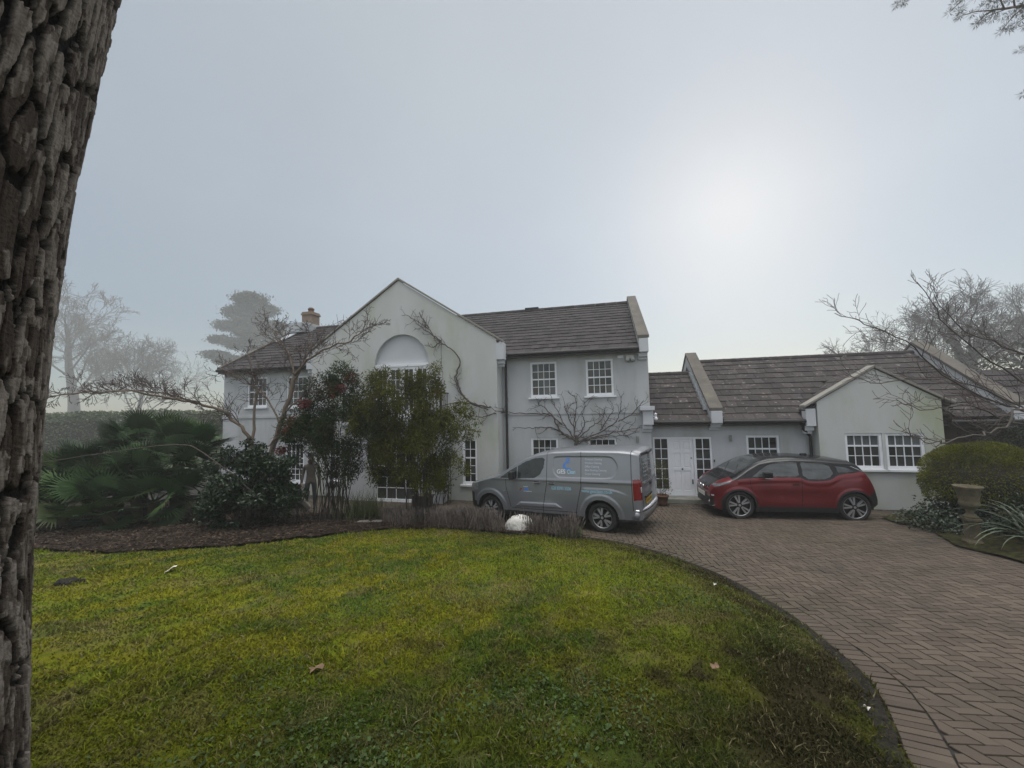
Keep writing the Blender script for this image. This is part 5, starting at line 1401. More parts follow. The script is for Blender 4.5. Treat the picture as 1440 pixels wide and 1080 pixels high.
# ------------------------------------------------------------------ shrubs
def clump_shrub(name, label, cat, base, cl, nleaf, L, W, mat, seed, droop=-.2, out_w=.8, stem_mat='cane', stems=10, sr=.012, group=None, spread=.42, split=0, base_w=.14, vx=1., vz=.75):
    """cl: list of (x,y,z,rx,ry,rz,weight) leaf masses relative to the base"""
    g_ = np.random.default_rng(seed); root = empty(name, base); tag(root, label, cat, group)
    if split:
        big, cl = cl, []
        for c in big:
            for _ in range(split):
                d = unit(g_.normal(0, 1, 3)) * g_.random() ** .4
                f = g_.uniform(.26, .46); cl.append((c[0] + d[0] * c[3], c[1] + d[1] * c[4], c[2] + d[2] * c[5], c[3] * f * vx, c[4] * f * vx, c[5] * f * vz, c[6] * f * g_.uniform(.4, 1.5)))
    wts = np.array([c[6] for c in cl], float); wts /= wts.sum(); k = g_.choice(len(cl), nleaf, p=wts); C = np.array(cl)[k]
    # leaves gather on twig ends inside each mass
    nt = max(20, nleaf // 14); tw = {}
    d = unit(g_.normal(0, 1, (nleaf, 3))); rr = g_.random(nleaf) ** spread
    tips = unit(g_.normal(0, 1, (nt, 3))); tr_ = g_.random(nt) ** spread; tk = g_.integers(0, nt, nleaf)
    d = tips[tk] * tr_[tk][:, None] + g_.normal(0, .13, (nleaf, 3))
    P = C[:, :3] + d * C[:, 3:6]
    P = P[P[:, 2] > .03]; d = d[:len(P)]
    D = unit(d) * out_w + g_.normal(0, .6, (len(P), 3)) + np.array([0, 0, droop])
    V, F = leaves(P, D, L * g_.uniform(.65, 1.25, len(P)), W * g_.uniform(.7, 1.2, len(P)), g_)
    build_np('foliage', V, F, mat, root)
    st_ = []
    for i in range(stems):
        c = cl[g_.choice(len(cl), p=wts)]; e_ = np.array(c[:3]) + g_.normal(0, .35, 3) * np.array(c[3:6]); b0 = np.array([g_.normal(0, base_w), g_.normal(0, base_w), 0])
        m_ = b0 * .5 + e_ * .5 + np.array([0, 0, .12 * e_[2]]) - e_ * np.array([.18, .18, 0])
        st_.append((wander([b0, m_, e_], 8, .012, int(g_.integers(1e6))), None, 5))
    st_ = [(P_, np.linspace(sr * g_.uniform(.7, 1.3), sr * .35, len(P_)), k_) for P_, _, k_ in st_]
    tubes('stem', st_, M[stem_mat], root)['kind'] = 'stuff'
    return root
b = (-6.5, 9.5, Z(-6.5, 9.5))
clump_shrub('camellia_shrub', 'dark glossy evergreen shrub in front of the bare tree trunk', 'shrub', b,
            [(0, 0, .75, 1.0, .85, .72, 5), (-.45, .1, 1.35, .6, .5, .6, 2.2), (.5, 0, 1.35, .6, .5, .55, 2.2), (0, 0, 1.75, .5, .4, .45, 1), (-.75, 0, .7, .5, .5, .5, 1.2), (.8, 0, .8, .5, .5, .55, 1.3)], 19000, .095, .050, M['camellia'], 3, -.15, spread=.35, stems=60, split=14)
# upright leafy shoots on top of it
b1 = (-4.75, 10.25, Z(-4.75, 10.25))
shrub1 = clump_shrub('tall_shrub', 'tall dark leafy shrub with reddish sprays and many upright canes beside the person', 'shrub', b1,
            [(-.35, 0, 2.35, 1.0, .8, .40, 2.6), (.3, .1, 2.2, .95, .8, .7, 2.6), (-.55, 0, 2.75, .8, .7, .55, 1.8), (.2, .1, 3.0, .8, .7, .6, 1.9), (.5, 0, 3.5, .7, .6, .45, 1.2), (-.2, .1, 3.55, .6, .55, .35, .6), (-1.1, 0, 2.35, .5, .5, .35, .9), (-1.0, .0, 2.7, .55, .5, .4, .7), (.7, 0, 2.6, .7, .6, .6, 1.4), (-.7, .1, 2.5, .7, .6, .4, 1.3), (.35, 0, 1.75, .6, .6, .40, 1.), (1.0, .1, 3.1, .6, .5, .8, 1.6), (.3, .1, 3.85, .7, .5, .3, .8), (1.0, .1, 2.0, .5, .5, .6, 1.2), (.1, 0, 1.5, .6, .6, .5, .8), (1.3, 0, 1.7, .5, .5, .6, 1.1), (1.2, 0, 2.5, .6, .5, .6, 1.1)], 36000, .092, .025, M['nandina'], 21, -.35, stems=46, sr=.012, split=9, base_w=.26, vx=.72, vz=1.5)
b2 = (-2.35, 10.0, Z(-2.35, 10.0))
clump_shrub('tall_shrub', 'tall olive green feathery shrub on bare canes left of the van', 'shrub', b2,
            [(-.5, 0, 2.2, .9, .7, .7, 2.5), (.2, 0, 2.0, .85, .7, .75, 2.3), (-.6, .1, 3.0, .8, .7, .5, 1.7), (.15, 0, 3.0, .75, .6, .6, 1.8), (-.2, .1, 3.45, .7, .6, .4, 1.), (.75, 0, 2.7, .75, .6, .38, 1.2), (.65, 0, 1.55, .65, .6, .4, 1.3), (.35, -.1, 1.15, .55, .5, .4, 1.), (1.0, 0, 2.3, .5, .45, .22, .35), (-.9, 0, 1.8, .6, .5, .6, 1.1), (-1.1, 0, 2.6, .7, .6, .6, 1.3), (-.2, 0, 2.6, .9, .7, .6, 1.6), (-.9, .1, 3.6, .6, .5, .35, 1.), (.1, .1, 3.7, .6, .5, .3, .8), (-1.3, 0, 3.2, .5, .5, .6, 1.), (-.5, 0, 1.5, .8, .6, .5, 1.3), (.1, -.1, 1.2, .6, .5, .5, .9)], 38000, .092, .024, M['nandina_b'], 22, -.4, stems=46, sr=.012, split=9, base_w=.26, vx=.72, vz=1.5)
# red berry sprays hang on the darker shrub
gb = np.random.default_rng(4)
for (x, y, z) in ((-5.72, 10.1, 2.62), (-5.35, 9.9, 3.18), (-6.02, 10.1, 1.98), (-4.45, 9.95, 3.55)):
    n = 260; P = np.clip(gb.normal(0, 1, (n, 3)), -1.6, 1.6) * np.array([.085, .08, .06]); Vb, Fb = leaves(P, gb.normal(0, 1, (n, 3)), .055, .045, gb, .1)
    o = build_np('berry_spray', Vb, Fb, M['berry'], shrub1); o.location = Vector((x, y, z)) - Vector(b1)
# small shrubs by the house
bb = HW(-4.95, 11.45, 0)
clump_shrub('small_shrub', 'loose small shrub of thin stems growing against the bay of the house', 'shrub', tuple(bb), [(0, 0, 1.35, .45, .3, .35, 1.4), (-.2, 0, .75, .4, .3, .35, 1), (.2, 0, 2.0, .35, .25, .5, .5)], 900, .075, .035, M['camellia'], 31, stems=16, sr=.010)
bb = HW(1.52, 12.3, 0)
pot = MB(); pot.lathe([(.0, .01), (.13, .0), (.15, .12), (.18, .28), (.20, .28), (.20, .32), (.17, .32), (.16, .29), (0, .28)], 20)
pp_ = clump_shrub('potted_plant', 'thin leafy plant in a dark pot left of the white front door', 'potted plant', tuple(bb), [(0, 0, .95, .22, .22, .45, 1), (.12, 0, .6, .2, .2, .25, .6)], 650, .06, .016, M['nandina_b'], 33, stems=12, sr=.006)
pot.build('pot', M['terra'], pp_, True)
bb = HW(3.45, 12.75, 0)
clump_shrub('small_shrub', 'low twiggy grey shrub behind the red car bonnet against the wall', 'shrub', tuple(bb), [(0, 0, .6, .4, .22, .3, 1), (.25, 0, .45, .3, .2, .25, .6)], 1100, .04, .015, M['lavender'], 35, stems=26, sr=.006)
tr_ = MB(); P0 = HW(-5.55, 11.0, 0)
tr_.box(-.28, .28, -.14, .14, .02, .33); tr_.box(-.31, .31, -.17, .17, .331, .38); tr_.box(-.25, -.15, -.12, .12, 0, .0199); tr_.box(.15, .25, -.12, .12, 0, .0199)
o = tr_.build('planter', M['brown_wall'], None, bevel=.01); o.location = P0; o.rotation_euler = (0, 0, YAW); tag(o, 'brown wooden trough planter beside the bay of the house', 'planter')

# fresh grassy tufts
def tuft(base, n, h, sp, label, seed, mat='tuft', name='grass_tuft'):
    g_ = np.random.default_rng(seed); a = g_.uniform(0, 2 * PI, n); b0 = g_.normal(0, sp * .25, (n, 2)); ln = h * g_.uniform(.6, 1.15, n); ou = g_.uniform(.15, .8, n)
    Vt, Ft, k = [], [], 0
    for i in range(n):
        d = np.array([math.cos(a[i]), math.sin(a[i])]); s_ = np.array([-d[1], d[0]]) * .006
        for t in range(5):
            u = t / 4; c = b0[i] + d * ou[i] * ln[i] * u ** 1.6; z = ln[i] * (u - .35 * ou[i] * u * u); w_ = s_ * (1.2 - u)
            Vt += [(c[0] - w_[0], c[1] - w_[1], z), (c[0] + w_[0], c[1] + w_[1], z)]
        for t in range(4): Ft.append((k + 2 * t, k + 2 * t + 1, k + 2 * t + 3, k + 2 * t + 2))
        k += 10
    o = build_np(name, np.array(Vt), np.array(Ft), M[mat], loc=base); return tag(o, label, 'grass tuft' if name == 'grass_tuft' else 'plant')
tuft((-4.05, 10.55, Z(-4.05, 10.55)), 420, .85, 1.2, 'arching green grass tuft between the two tall shrubs', 1)
tuft((1.18, 8.35, zd(8.35) + .04), 200, .26, .5, 'small bright green tuft at the paving edge by the van rear wheel', 2)
tuft((-6.05, 10.7, Z(-6.05, 10.7)), 220, .28, .8, 'low pale grass tuft by the feet of the person', 3, 'lavender')

# lavender: dead stems, nobody could count them
g_ = np.random.default_rng(9); n = 5200
t = g_.random(n); ei = np.linspace(0, 1, 80)
lx_ = np.interp(t, ei, np.linspace(1.35, -3.3, 80)); mid_y = np.interp(-lx_, [-1.56, -1.2, -.3, 1.4, 3.2, 3.6], [8.25, 8.4, 8.7, 9.43, 9.95, 10.1])
ly = mid_y + g_.normal(0, .16, n); cl_ = fbm(lx_ * 2.2, ly * 2.2, 3, 61)
k = g_.random(n) < sstep(.30, .55, cl_) ; lx_, ly = lx_[k], ly[k]; n = len(lx_)
hz = zlawn(lx_, ly) + .02; h = g_.uniform(.22, .50, n) * (.7 + .5 * fbm(lx_ * 1.3, ly, 2, 62)); ln_ = g_.normal(0, .17, (n, 2)); wv = .0045
Pb = np.stack([lx_, ly, hz], -1); Tp = Pb + np.column_stack([ln_ * h[:, None], h]); a = g_.uniform(0, PI, n); S = np.stack([np.cos(a), np.sin(a), 0 * a], -1) * wv
M1 = Pb * .25 + Tp * .75; hd = S * 2.4
V = np.stack([Pb - S, Pb + S, M1 + S * .7, M1 - S * .7, M1 + hd, Tp + hd * .4, Tp - hd * .4, M1 - hd], 1).reshape(-1, 3); o_ = np.arange(n)[:, None] * 8
Fq = np.concatenate([o_ + np.array([[0, 1, 2, 3]]), o_ + np.array([[7, 4, 5, 6]])])
n2 = 5200; k = g_.integers(0, n, n2); P2 = Pb[k] + np.column_stack([g_.normal(0, .07, (n2, 2)), g_.uniform(0, .16, n2)]); V2, F2 = leaves(P2, g_.normal(0, .5, (n2, 3)) + np.array([0, 0, .7]), .06, .012, g_)
lav = build_np('lavender', np.concatenate([V, V2]), [Fq, F2 + len(V)], [M['lavender'], M['lavender_leaf']], mi=np.concatenate([np.zeros(len(Fq)), np.ones(len(F2))]))
tag(lav, 'strip of dead grey brown lavender stems along the van', 'lavender', kind='stuff')

gm = np.random.default_rng(19); n = 26000; mx = gm.uniform(-13, -2.6, n); my = gm.uniform(7.2, 12.5, n); k = inpoly(mx, my, BEDPOLY); mx, my = mx[k], my[k]; n = len(mx)
V, F = leaves(np.stack([mx, my, zbed(mx, my) + gm.uniform(-.004, .02, n)], -1), gm.normal(0, 1, (n, 3)) * np.array([1, 1, .25]), gm.uniform(.03, .10, n), gm.uniform(.012, .035, n), gm, .1)
tag(build_np('bark_chips', V, F, mk('bark_chip', (.070, .044, .028), (.030, .020, .014), 3, .95, island=.7)), kind='stuff')

# boulder and stones
def rock(name, base, rx, ry, rz, mat, label, seed, cat='boulder', group=None, rot=0):
    me = bpy.data.meshes.new(name); bm = bmesh.new(); bmesh.ops.create_icosphere(bm, subdivisions=5, radius=1)
    for v in bm.verts:
        p = v.co.copy(); q = float(fbm(np.array([p.x * 1.3 + seed]), np.array([p.y * 1.3 + p.z * 1.1]), 4, seed)[0]); q2 = float(fbm(np.array([p.x * 4 + seed]), np.array([p.z * 4 - p.y * 3]), 3, seed + 2)[0])
        s_ = .90 + .20 * q + .10 * q2; v.co = Vector((p.x * rx * s_, p.y * ry * s_, max(p.z, -.3) * rz * s_))
    bm.to_mesh(me); bm.free(); me.polygons.foreach_set('use_smooth', [True] * len(me.polygons)); me.materials.append(mat)
    o = bpy.data.objects.new(name, me); o.location = base; o.rotation_euler = (0, 0, rot); link(o); return tag(o, label, cat, group)
rock('boulder', (.12, 8.98, zd(8.98) + .12), .31, .25, .27, M['boulder'], 'rounded white boulder in the lavender in front of the van', 3)
for i, (x, y, sx, lb) in enumerate(((-3.75, 9.75, .20, 'leftmost of the small pale stones edging the bed below the tall shrubs'), (-3.40, 9.8, .26, 'largest pale stone of the row edging the bed between the tall shrubs'), (-3.0, 9.85, .19, 'rightmost small pale stone edging the bed by the olive shrub'))):
    rock('edging_stone', (x, y, Z(x, y) + .03), sx, .13, .11, M['stone'], lb, 10 + i, 'stone', 'pale stones edging the bed')
# leaning slab by the person
sl = MB(); sl.prism([(-.85, 0), (.62, 0), (.66, .08), (.05, .92), (-.25, 1.08), (-.62, .82), (-.88, .35)], -.16, .16, 0)
sl.prism([(.67, .07), (.76, .16), (.15, 1.0), (-.22, 1.19), (-.27, 1.09), (.05, .93)], -.175, .175, 1)
o = sl.build('stone_slab', [M['slab'], M['slab_edge']], None, bevel=.03); o.location = (-6.72, 11.3, Z(-6.72, 11.3) - .02); o.rotation_euler = (0, 0, math.radians(28)); tag(o, 'dark rough slab with a pale sloping top edge beside the standing person', 'stone slab')

# ------------------------------------------------------------------ right hand border
RB = np.array([(9.0, 9.7), (8.75, 9.0), (8.85, 8.45), (8.35, 7.75), (8.0, 7.2), (8.05, 6.6), (7.9, 5.4), (7.4, 4.2), (16, 4.2), (16, 10.2), (11, 10.4)])
sheet('border_bed', 7.2, 16.2, 4, 10.6, .1, lambda x, y: zd(y) + .03 + .05 * fbm(np.asarray(x) * 5, np.asarray(y) * 5, 3, 71) + .10 * sstep(0, .8, seg_dist(x, y, RB, True)), mk('mossy_soil', (.026, .020, .012), (.055, .062, .014), 6., .95, bump=1., bscale=50, c3=(.02, .015, .010), s3=14, t3=(.45, .6), spec=.1), dense(RB))
dz = float(zd(8.5))
dm = []
gd = np.random.default_rng(3); n = 26000; d = unit(gd.normal(0, 1, (n, 3))); d[:, 2] = np.where(d[:, 2] < -.55, -d[:, 2], d[:, 2])
lum = 1 + .13 * (fbm(d[:, 0] * 2.4 + 5, d[:, 2] * 2.4 + d[:, 1], 3, 81) - .5) * 2
rr = (1 - .22 * gd.random(n) ** 2) * lum
P = np.array([0, 0, 1.02]) + d * rr[:, None] * np.array([1.02, 1.0, .80])
V, F = leaves(P, d * .9 + gd.normal(0, .55, (n, 3)), .05 * gd.uniform(.7, 1.4, n), .017, gd)
dome = empty('clipped_shrub', (10.28, 8.6, dz)); tag(dome, 'domed clipped green shrub behind the stone urn', 'shrub')
build_np('foliage', V, F, M['dome'], dome)
core = MB(); core.lathe([(0, .28), (.55, .5), (.78, .75), (.84, 1.0), (.70, 1.36), (.36, 1.58), (0, 1.62)], 20); core.build('inner_twigs', M['cane'], dome, True)
tubes('stem', [([(0, 0, -.02), (.05, 0, .5)], [.09, .07], 8), ([(.1, .05, 0), (.5, .1, .6)], [.05, .04], 6)], M['cane'], dome)
ug = float(zd(7.25)) + .05
urn = empty('stone_urn', (8.36, 7.22, ug)); tag(urn, 'weathered stone urn on a square pedestal at the edge of the drive', 'urn')
u_ = MB(); u_.lathe([(.0, .0), (.175, 0), (.175, .05), (.155, .07), (.135, .10), (.125, .40), (.15, .44), (.175, .45), (.175, .50), (0, .50)], 4, sq=0); ro = u_.build('pedestal', M['urn'], urn, False, bevel=.008); ro.rotation_euler = (0, 0, math.radians(20))
u_ = MB(); u_.lathe([(0, .501), (.12, .503), (.12, .53), (.08, .56), (.055, .60), (.075, .635), (.06, .65), (.13, .70), (.165, .76), (.155, .80), (.145, .84), (.17, .93), (.18, 1.02), (.225, 1.075), (.23, 1.10), (.20, 1.10), (.15, 1.03), (.1, .98), (0, .97)], 28); u_.build('bowl', M['urn'], urn, True); urn.scale = (.86, .86, .95)
# dark shrubs, ivy and strap leaves round the urn
clump_shrub('ivy', 'low dark ivy spreading from the border onto the paving left of the urn', 'ivy', (9.1, 8.35, float(zd(8.35)) + .02), [(0, 0, .18, .75, .7, .24, 2), (.6, .3, .3, .6, .6, .35, 2), (-.1, -.6, .1, .45, .4, .14, .9), (.3, -.8, .2, .6, .4, .25, 1.2)], 5200, .065, .055, M['ivy'], 51, stems=10, sr=.006, spread=.5)
clump_shrub('evergreen_shrub', 'dark evergreen shrub under the clipped dome at the far right', 'shrub', (9.9, 7.0, float(zd(7)) + .05), [(0, 0, .55, .85, .7, .55, 2), (.5, .1, .9, .7, .6, .6, 1.5), (-.5, .1, .4, .5, .5, .4, 1)], 5200, .07, .035, M['camellia'], 53, stems=24)
clump_shrub('evergreen_shrub', 'tall dark conifer mass beyond the clipped dome by the brown wall', 'shrub', (13.1, 9.9, 0), [(0, 0, 1.3, 1.1, .9, 1.2, 3), (.8, 0, 1.9, .9, .8, 1.0, 2), (-.5, .2, 2.0, .7, .6, .6, 1)], 9000, .075, .02, M['conifer'], 54, stems=12)
gs = np.random.default_rng(12)
def strap(base, n, L, label, seed):
    g_ = np.random.default_rng(seed); Vt, Ft, k = [], [], 0
    for i in range(n):
        a = g_.uniform(0, 2 * PI); d = np.array([math.cos(a), math.sin(a), 0]); s_ = np.array([-d[1], d[0], 0]); l_ = L * g_.uniform(.7, 1.15); el_ = g_.uniform(.55, 1.3); w0 = g_.uniform(.014, .024)
        p = np.array([g_.normal(0, .06), g_.normal(0, .06), 0]); e_ = el_
        for t in range(10):
            w_ = w0 * (1 - (t / 9) ** 2.5) + .001; up = np.array([-d[0] * math.sin(e_), -d[1] * math.sin(e_), math.cos(e_)])
            Vt += [p - s_ * w_ + up * w_ * .4, p, p + s_ * w_ + up * w_ * .4]; p = p + (d * math.cos(e_) + np.array([0, 0, math.sin(e_)])) * l_ / 9; e_ -= g_.uniform(.10, .30) * (.5 + t / 9)
        for t in range(9):
            for q in (0, 1): Ft.append((k + 3 * t + q, k + 3 * t + q + 1, k + 3 * t + q + 4, k + 3 * t + q + 3))
        k += 30
    return tag(build_np('strap_leaf_plant', np.array(Vt), np.array(Ft), M['strap'], smooth=True, loc=base), label, 'plant', 'strap leaved plants at the border')
strap((8.95, 6.75, float(zd(6.75)) + .1), 46, 1.25, 'strap leaved plant arching beside the urn, nearest to the pedestal', 1)
strap((8.75, 6.05, float(zd(6.05)) + .1), 42, 1.2, 'strap leaved plant at the right edge in front of the other', 2)

# bare tree reaching in from the right
g = np.random.default_rng(17)
cfg = dict(n=[8, 8, 7, 5], wander=[.06, .11, .15, .18], up=[.02, .045, .06, .05], taper=.3, rmin=.0040, kids=[9, 7, 5], t0=[.2, .12, .15], ang=(.35, 1.0), len=(.45, .80), rk=.42)
out = []
limb([(11.2, 7.7, .3), (11.15, 7.7, 1.2), (10.9, 7.6, 2.2), (10.7, 7.55, 3.4), (10.4, 7.5, 4.4)], .13, .07, 4, 1, 2.0, .5)
limb([(10.9, 7.6, 2.2), (10.1, 7.35, 2.55), (9.27, 7.1, 2.76), (8.39, 7., 3.02), (7.67, 6.95, 3.5), (7.13, 6.9, 4.0), (6.5, 6.95, 4.35), (5.93, 7., 4.58)], .024, .006, 18, 1, 1.2, .08)
limb([(10.9, 7.6, 2.0), (9.9, 7.1, 2.62), (9.0, 6.85, 2.74), (8.6, 6.8, 2.42), (8.21, 6.8, 2.32), (7.6, 6.8, 2.2), (7.2, 6.75, 2.2), (6.84, 6.8, 2.45)], .024, .006, 14, 1, 1.0, .12)
limb([(10.8, 7.6, 2.9), (9.8, 7.4, 3.3), (9.0, 7.3, 3.75), (8.3, 7.3, 4.5), (7.9, 7.3, 5.2)], .021, .006, 15, 1, 1.2, .08)
limb([(10.7, 7.55, 3.4), (9.9, 7.7, 4.0), (9.3, 7.8, 4.35), (8.7, 7.8, 5.1)], .020, .006, 15, 1, 1.25, .08)
limb([(10.9, 7.6, 2.1), (9.6, 7.5, 2.5), (8.7, 7.4, 2.85), (7.9, 7.3, 2.75), (7.2, 7.3, 2.95)], .019, .006, 15, 1, 1.05, .08)
limb([(10.9, 7.6, 2.3), (9.7, 7.9, 3.1), (8.8, 8.0, 3.4), (7.8, 8.1, 3.3), (7.0, 8.1, 3.6)], .019, .006, 16, 1, 1.1, .08)
add_tree('bare_tree', 'bare twiggy tree reaching in over the clipped dome from the right', 'tree', (11.2, 7.7, .3), out, M['vine'], M['twig'], split=0)

# ------------------------------------------------------------------ background in the haze
hd_ = np.random.default_rng(2); n = 60000
hx = hd_.uniform(-58, -13, n); hy = 36 + .12 * (hx + 30) + hd_.uniform(-1.1, 1.1, n); ht = 3.3 + .5 * fbm(hx * .5, hx * 0, 3, 91)
hz_ = ht * hd_.random(n) ** .6; hy -= .35 * hz_ / 3 * np.sign(hy - 36)
P = np.stack([hx + 28, hy - 36, hz_], -1); V, F = leaves(P, hd_.normal(0, 1, (n, 3)) + np.array([0, -.4, .2]), .20 * hd_.uniform(.6, 1.3, n), .13, hd_)
hg = empty('hedge', (-28, 36, -.1)); tag(hg, 'tall green hedge fading into the fog beyond the palm', 'hedge')
build_np('foliage', V, F, M['hedge'], hg)
hc = MB(); hc.hexa([(-30, -4.0, 0), (15, 1.3, 0), (15, 2.3, 0), (-30, -3.0, 0), (-30, -3.9, 2.8), (15, 1.4, 2.8), (15, 2.2, 2.8), (-30, -3.1, 2.8)]); hc.build('inner_twigs', M['cane'], hg)
def far_tree(label, base, H, spread, seed, trunk_r, lean=(0, 0), up=.03, kidsn=(9, 8, 7, 4), t0=.22, mat='fartwig', rm=.035, trunk_h=.8, name='bare_tree', flat=0., ang=(.45, 1.0), rk=.4):
    g_ = np.random.default_rng(seed); c = dict(n=[8, 8, 6, 5, 4], wander=[.05, .13, .17, .2, .22], up=[.02, up, up, .03, .03], taper=.25, rmin=rm, kids=list(kidsn), t0=[t0, .25, .2, .15], ang=ang, len=spread, rk=rk, flat=flat)
    o_ = []; grow((base[0], base[1], base[2]), (lean[0], lean[1], 1), H * trunk_h, trunk_r, 0, c, o_, g_)
    return add_tree(name, label, 'tree', base, o_, M[mat], M[mat], split=1)
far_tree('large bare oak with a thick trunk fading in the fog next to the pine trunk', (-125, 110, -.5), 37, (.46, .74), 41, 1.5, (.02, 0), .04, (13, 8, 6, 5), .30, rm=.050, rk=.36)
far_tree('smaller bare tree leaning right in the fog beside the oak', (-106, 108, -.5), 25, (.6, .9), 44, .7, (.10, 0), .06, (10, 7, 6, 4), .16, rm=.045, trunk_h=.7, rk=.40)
far_tree('broad bare tree in the mist above the end of the single storey roof', (55, 46, -.2), 15.5, (.5, .8), 47, .95, (-.02, 0), .05, (13, 9, 8, 4), .2, rm=.0165, trunk_h=.8, mat='mist_twig')
far_tree('second bare tree in the mist behind the brown wall at the right', (67, 47, -.2), 16, (.5, .8), 48, .95, (-.04, 0), .05, (12, 9, 8, 4), .2, rm=.0165, trunk_h=.8, mat='mist_twig')
far_tree('low bare tree showing over the ridge of the single storey roof', (43.5, 46, -.2), 10.8, (.5, .8), 49, .5, (-.04, 0), .05, (10, 8, 7, 3), .2, rm=.016, trunk_h=.8, mat='mist_twig')
# misty pine behind the left wing
def far_pine(label, base, H, seed, masses, sc_=1.):
    g_ = np.random.default_rng(seed); root = empty('pine_tree', base); tag(root, label, 'tree')
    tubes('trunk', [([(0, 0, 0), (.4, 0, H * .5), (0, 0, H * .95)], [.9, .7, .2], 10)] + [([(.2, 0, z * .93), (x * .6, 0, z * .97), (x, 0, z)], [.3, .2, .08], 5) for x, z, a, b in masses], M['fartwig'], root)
    Ps = []
    for x, z, a, b in masses:
        m = int(330 * a * b); d = unit(g_.normal(0, 1, (m, 3))) * (g_.random(m) ** .4)[:, None]
        d += .25 * g_.normal(0, 1, (m, 3)) * (g_.random(m) < .3)[:, None]
        Ps.append(np.array([x, 0, z]) + d * np.array([a, a * .9, b]))
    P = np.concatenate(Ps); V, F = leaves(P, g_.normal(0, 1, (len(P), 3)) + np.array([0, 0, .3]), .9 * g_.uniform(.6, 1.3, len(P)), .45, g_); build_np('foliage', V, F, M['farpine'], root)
far_pine('tall pine with a rounded top in dense fog behind the left chimney', (-86, 125, -1), 44, 5, [(0, 42, 5, 2.2), (-4, 38, 4.5, 1.8), (4.5, 38.5, 4.5, 1.8), (0, 35.5, 5, 2.2), (7.5, 33, 4.5, 1.7), (-7, 33.5, 4, 1.5), (2, 31, 6.5, 2.2), (-9.5, 29, 3.5, 1.2), (9.5, 29.5, 4.5, 1.8), (-3, 27.5, 5, 1.8), (-11, 24, 4, 1.2), (5, 26, 6, 2), (-6, 22, 5, 1.4), (10, 25, 4.5, 1.5), (2, 20, 6, 1.6)])
# hazy evergreen bank behind the brown wing
cb = np.random.default_rng(6); n = 9000
P = np.stack([cb.normal(0, 4.5, n), cb.normal(0, 1.5, n), np.abs(cb.normal(0, 2.6, n)) + .2], -1); V, F = leaves(P, cb.normal(0, 1, (n, 3)), .45, .3, cb)
eb = empty('evergreen_shrub', (43, 31, -.1)); tag(eb, 'misty evergreen bank rising behind the far end of the house', 'shrub'); build_np('foliage', V, F, M['conifer'], eb)
tubes('trunk', [([(x, 0, 0), (x * 1.1, 0, 3)], [.2, .1], 6) for x in (-5, -1, 3, 6)], M['fartwig'], eb)

# pine bough high on the right; its trunk stands outside the picture
pg = np.random.default_rng(15); pb = np.array([22.5, 9.6, .35])
pt_ = empty('pine_tree', pb); tag(pt_, 'pine whose dark needle sprays hang into the top right corner', 'tree')
bough = [([(0, 0, 0), (.1, 0, 8), (.0, 0, 17)], [.42, .36, .22], 12)]
tips = []
def bgh(P, r0, nn):
    C = catmull(P, 6); bough.append((C, np.linspace(r0, .02, len(C)), 6))
    for i in range(nn):
        q = C[pg.integers(len(C) // 4, len(C))]; e_ = q + np.array([pg.uniform(-1.3, .1), pg.uniform(-.6, .6), pg.uniform(-.75, .25)]); bough.append((np.array([q, (q + e_) / 2 + [0, 0, .06], e_]), [.022, .016, .008], 4)); tips.append(e_)
        for j in range(4): tips.append(q + (e_ - q) * pg.uniform(.3, 1) + pg.normal(0, .14, 3))
bgh([(0, 0, 14.6), (-3.5, .2, 15.0), (-7, .4, 14.9), (-9.3, .5, 14.55)], .13, 34)
bgh([(0, 0, 13.6), (-3.5, .6, 14.2), (-6.3, .8, 14.1), (-8.2, .9, 13.95)], .11, 32)
bgh([(0, 0, 15.6), (-4, 0, 16), (-8.4, .2, 15.6)], .11, 24)
bgh([(0, 0, 12.0), (-3.5, .3, 12.9), (-6.6, .4, 13.05)], .09, 10)
bgh([(0, 0, 10.6), (-3.5, .3, 11.4), (-6.95, .4, 11.5)], .07, 5)
tubes('trunk', bough, M['limb'], pt_)
tips = np.array(tips); m = len(tips) * 46; k = np.repeat(np.arange(len(tips)), 46); D = unit(pg.normal(0, 1, (m, 3))); P = tips[k] + D * .03
V, F = leaves(P, D, .15 * pg.uniform(.7, 1.1, m), .009, pg, .05); build_np('foliage', V, F, M['needle'], pt_)

# ------------------------------------------------------------------ scraps on the lawn
def scrap(name, x, y, mat, label, seed, sz=.05, cat='fallen leaf', z=.03):
    g_ = np.random.default_rng(seed); n = 14; a = np.linspace(0, 2 * PI, n, endpoint=False); rr = sz * (.65 + .5 * np.abs(np.cos(a * 2.5)) * g_.uniform(.6, 1, n)); c = [(0, 0, .012)] + [(rr[i] * math.cos(a[i]), rr[i] * .7 * math.sin(a[i]), .012 * math.sin(3 * a[i]) + g_.uniform(0, .015)) for i in range(n)]
    m_ = MB(); m_.add(c, [(0, i + 1, (i + 1) % n + 1) for i in range(n)]); o = m_.build(name, mat, None, recalc=False); o.location = (x, y, Z(x, y) + z); o.rotation_euler = (g_.normal(0, .2), g_.normal(0, .2), g_.uniform(0, 6)); return tag(o, label, cat)
scrap('fallen_leaf', -1.50, 3.0, M['leaf_litter'], 'curled pinkish brown leaf on the turf left of the weedy patch', 1, .055)
scrap('fallen_leaf', -5.15, 5.9, M['petal'], 'pale dry leaf lying on the bright lawn near the mulch bed', 2, .10)
scrap('fallen_leaf', 1.42, 2.9, M['leaf_litter'], 'orange brown leaf on the worn turf near the kerb', 3, .04)
scrap('fallen_petal', 2.35, 2.75, M['petal'], 'white scrap on the bare turf beside the lower kerb', 4, .022, 'petal')
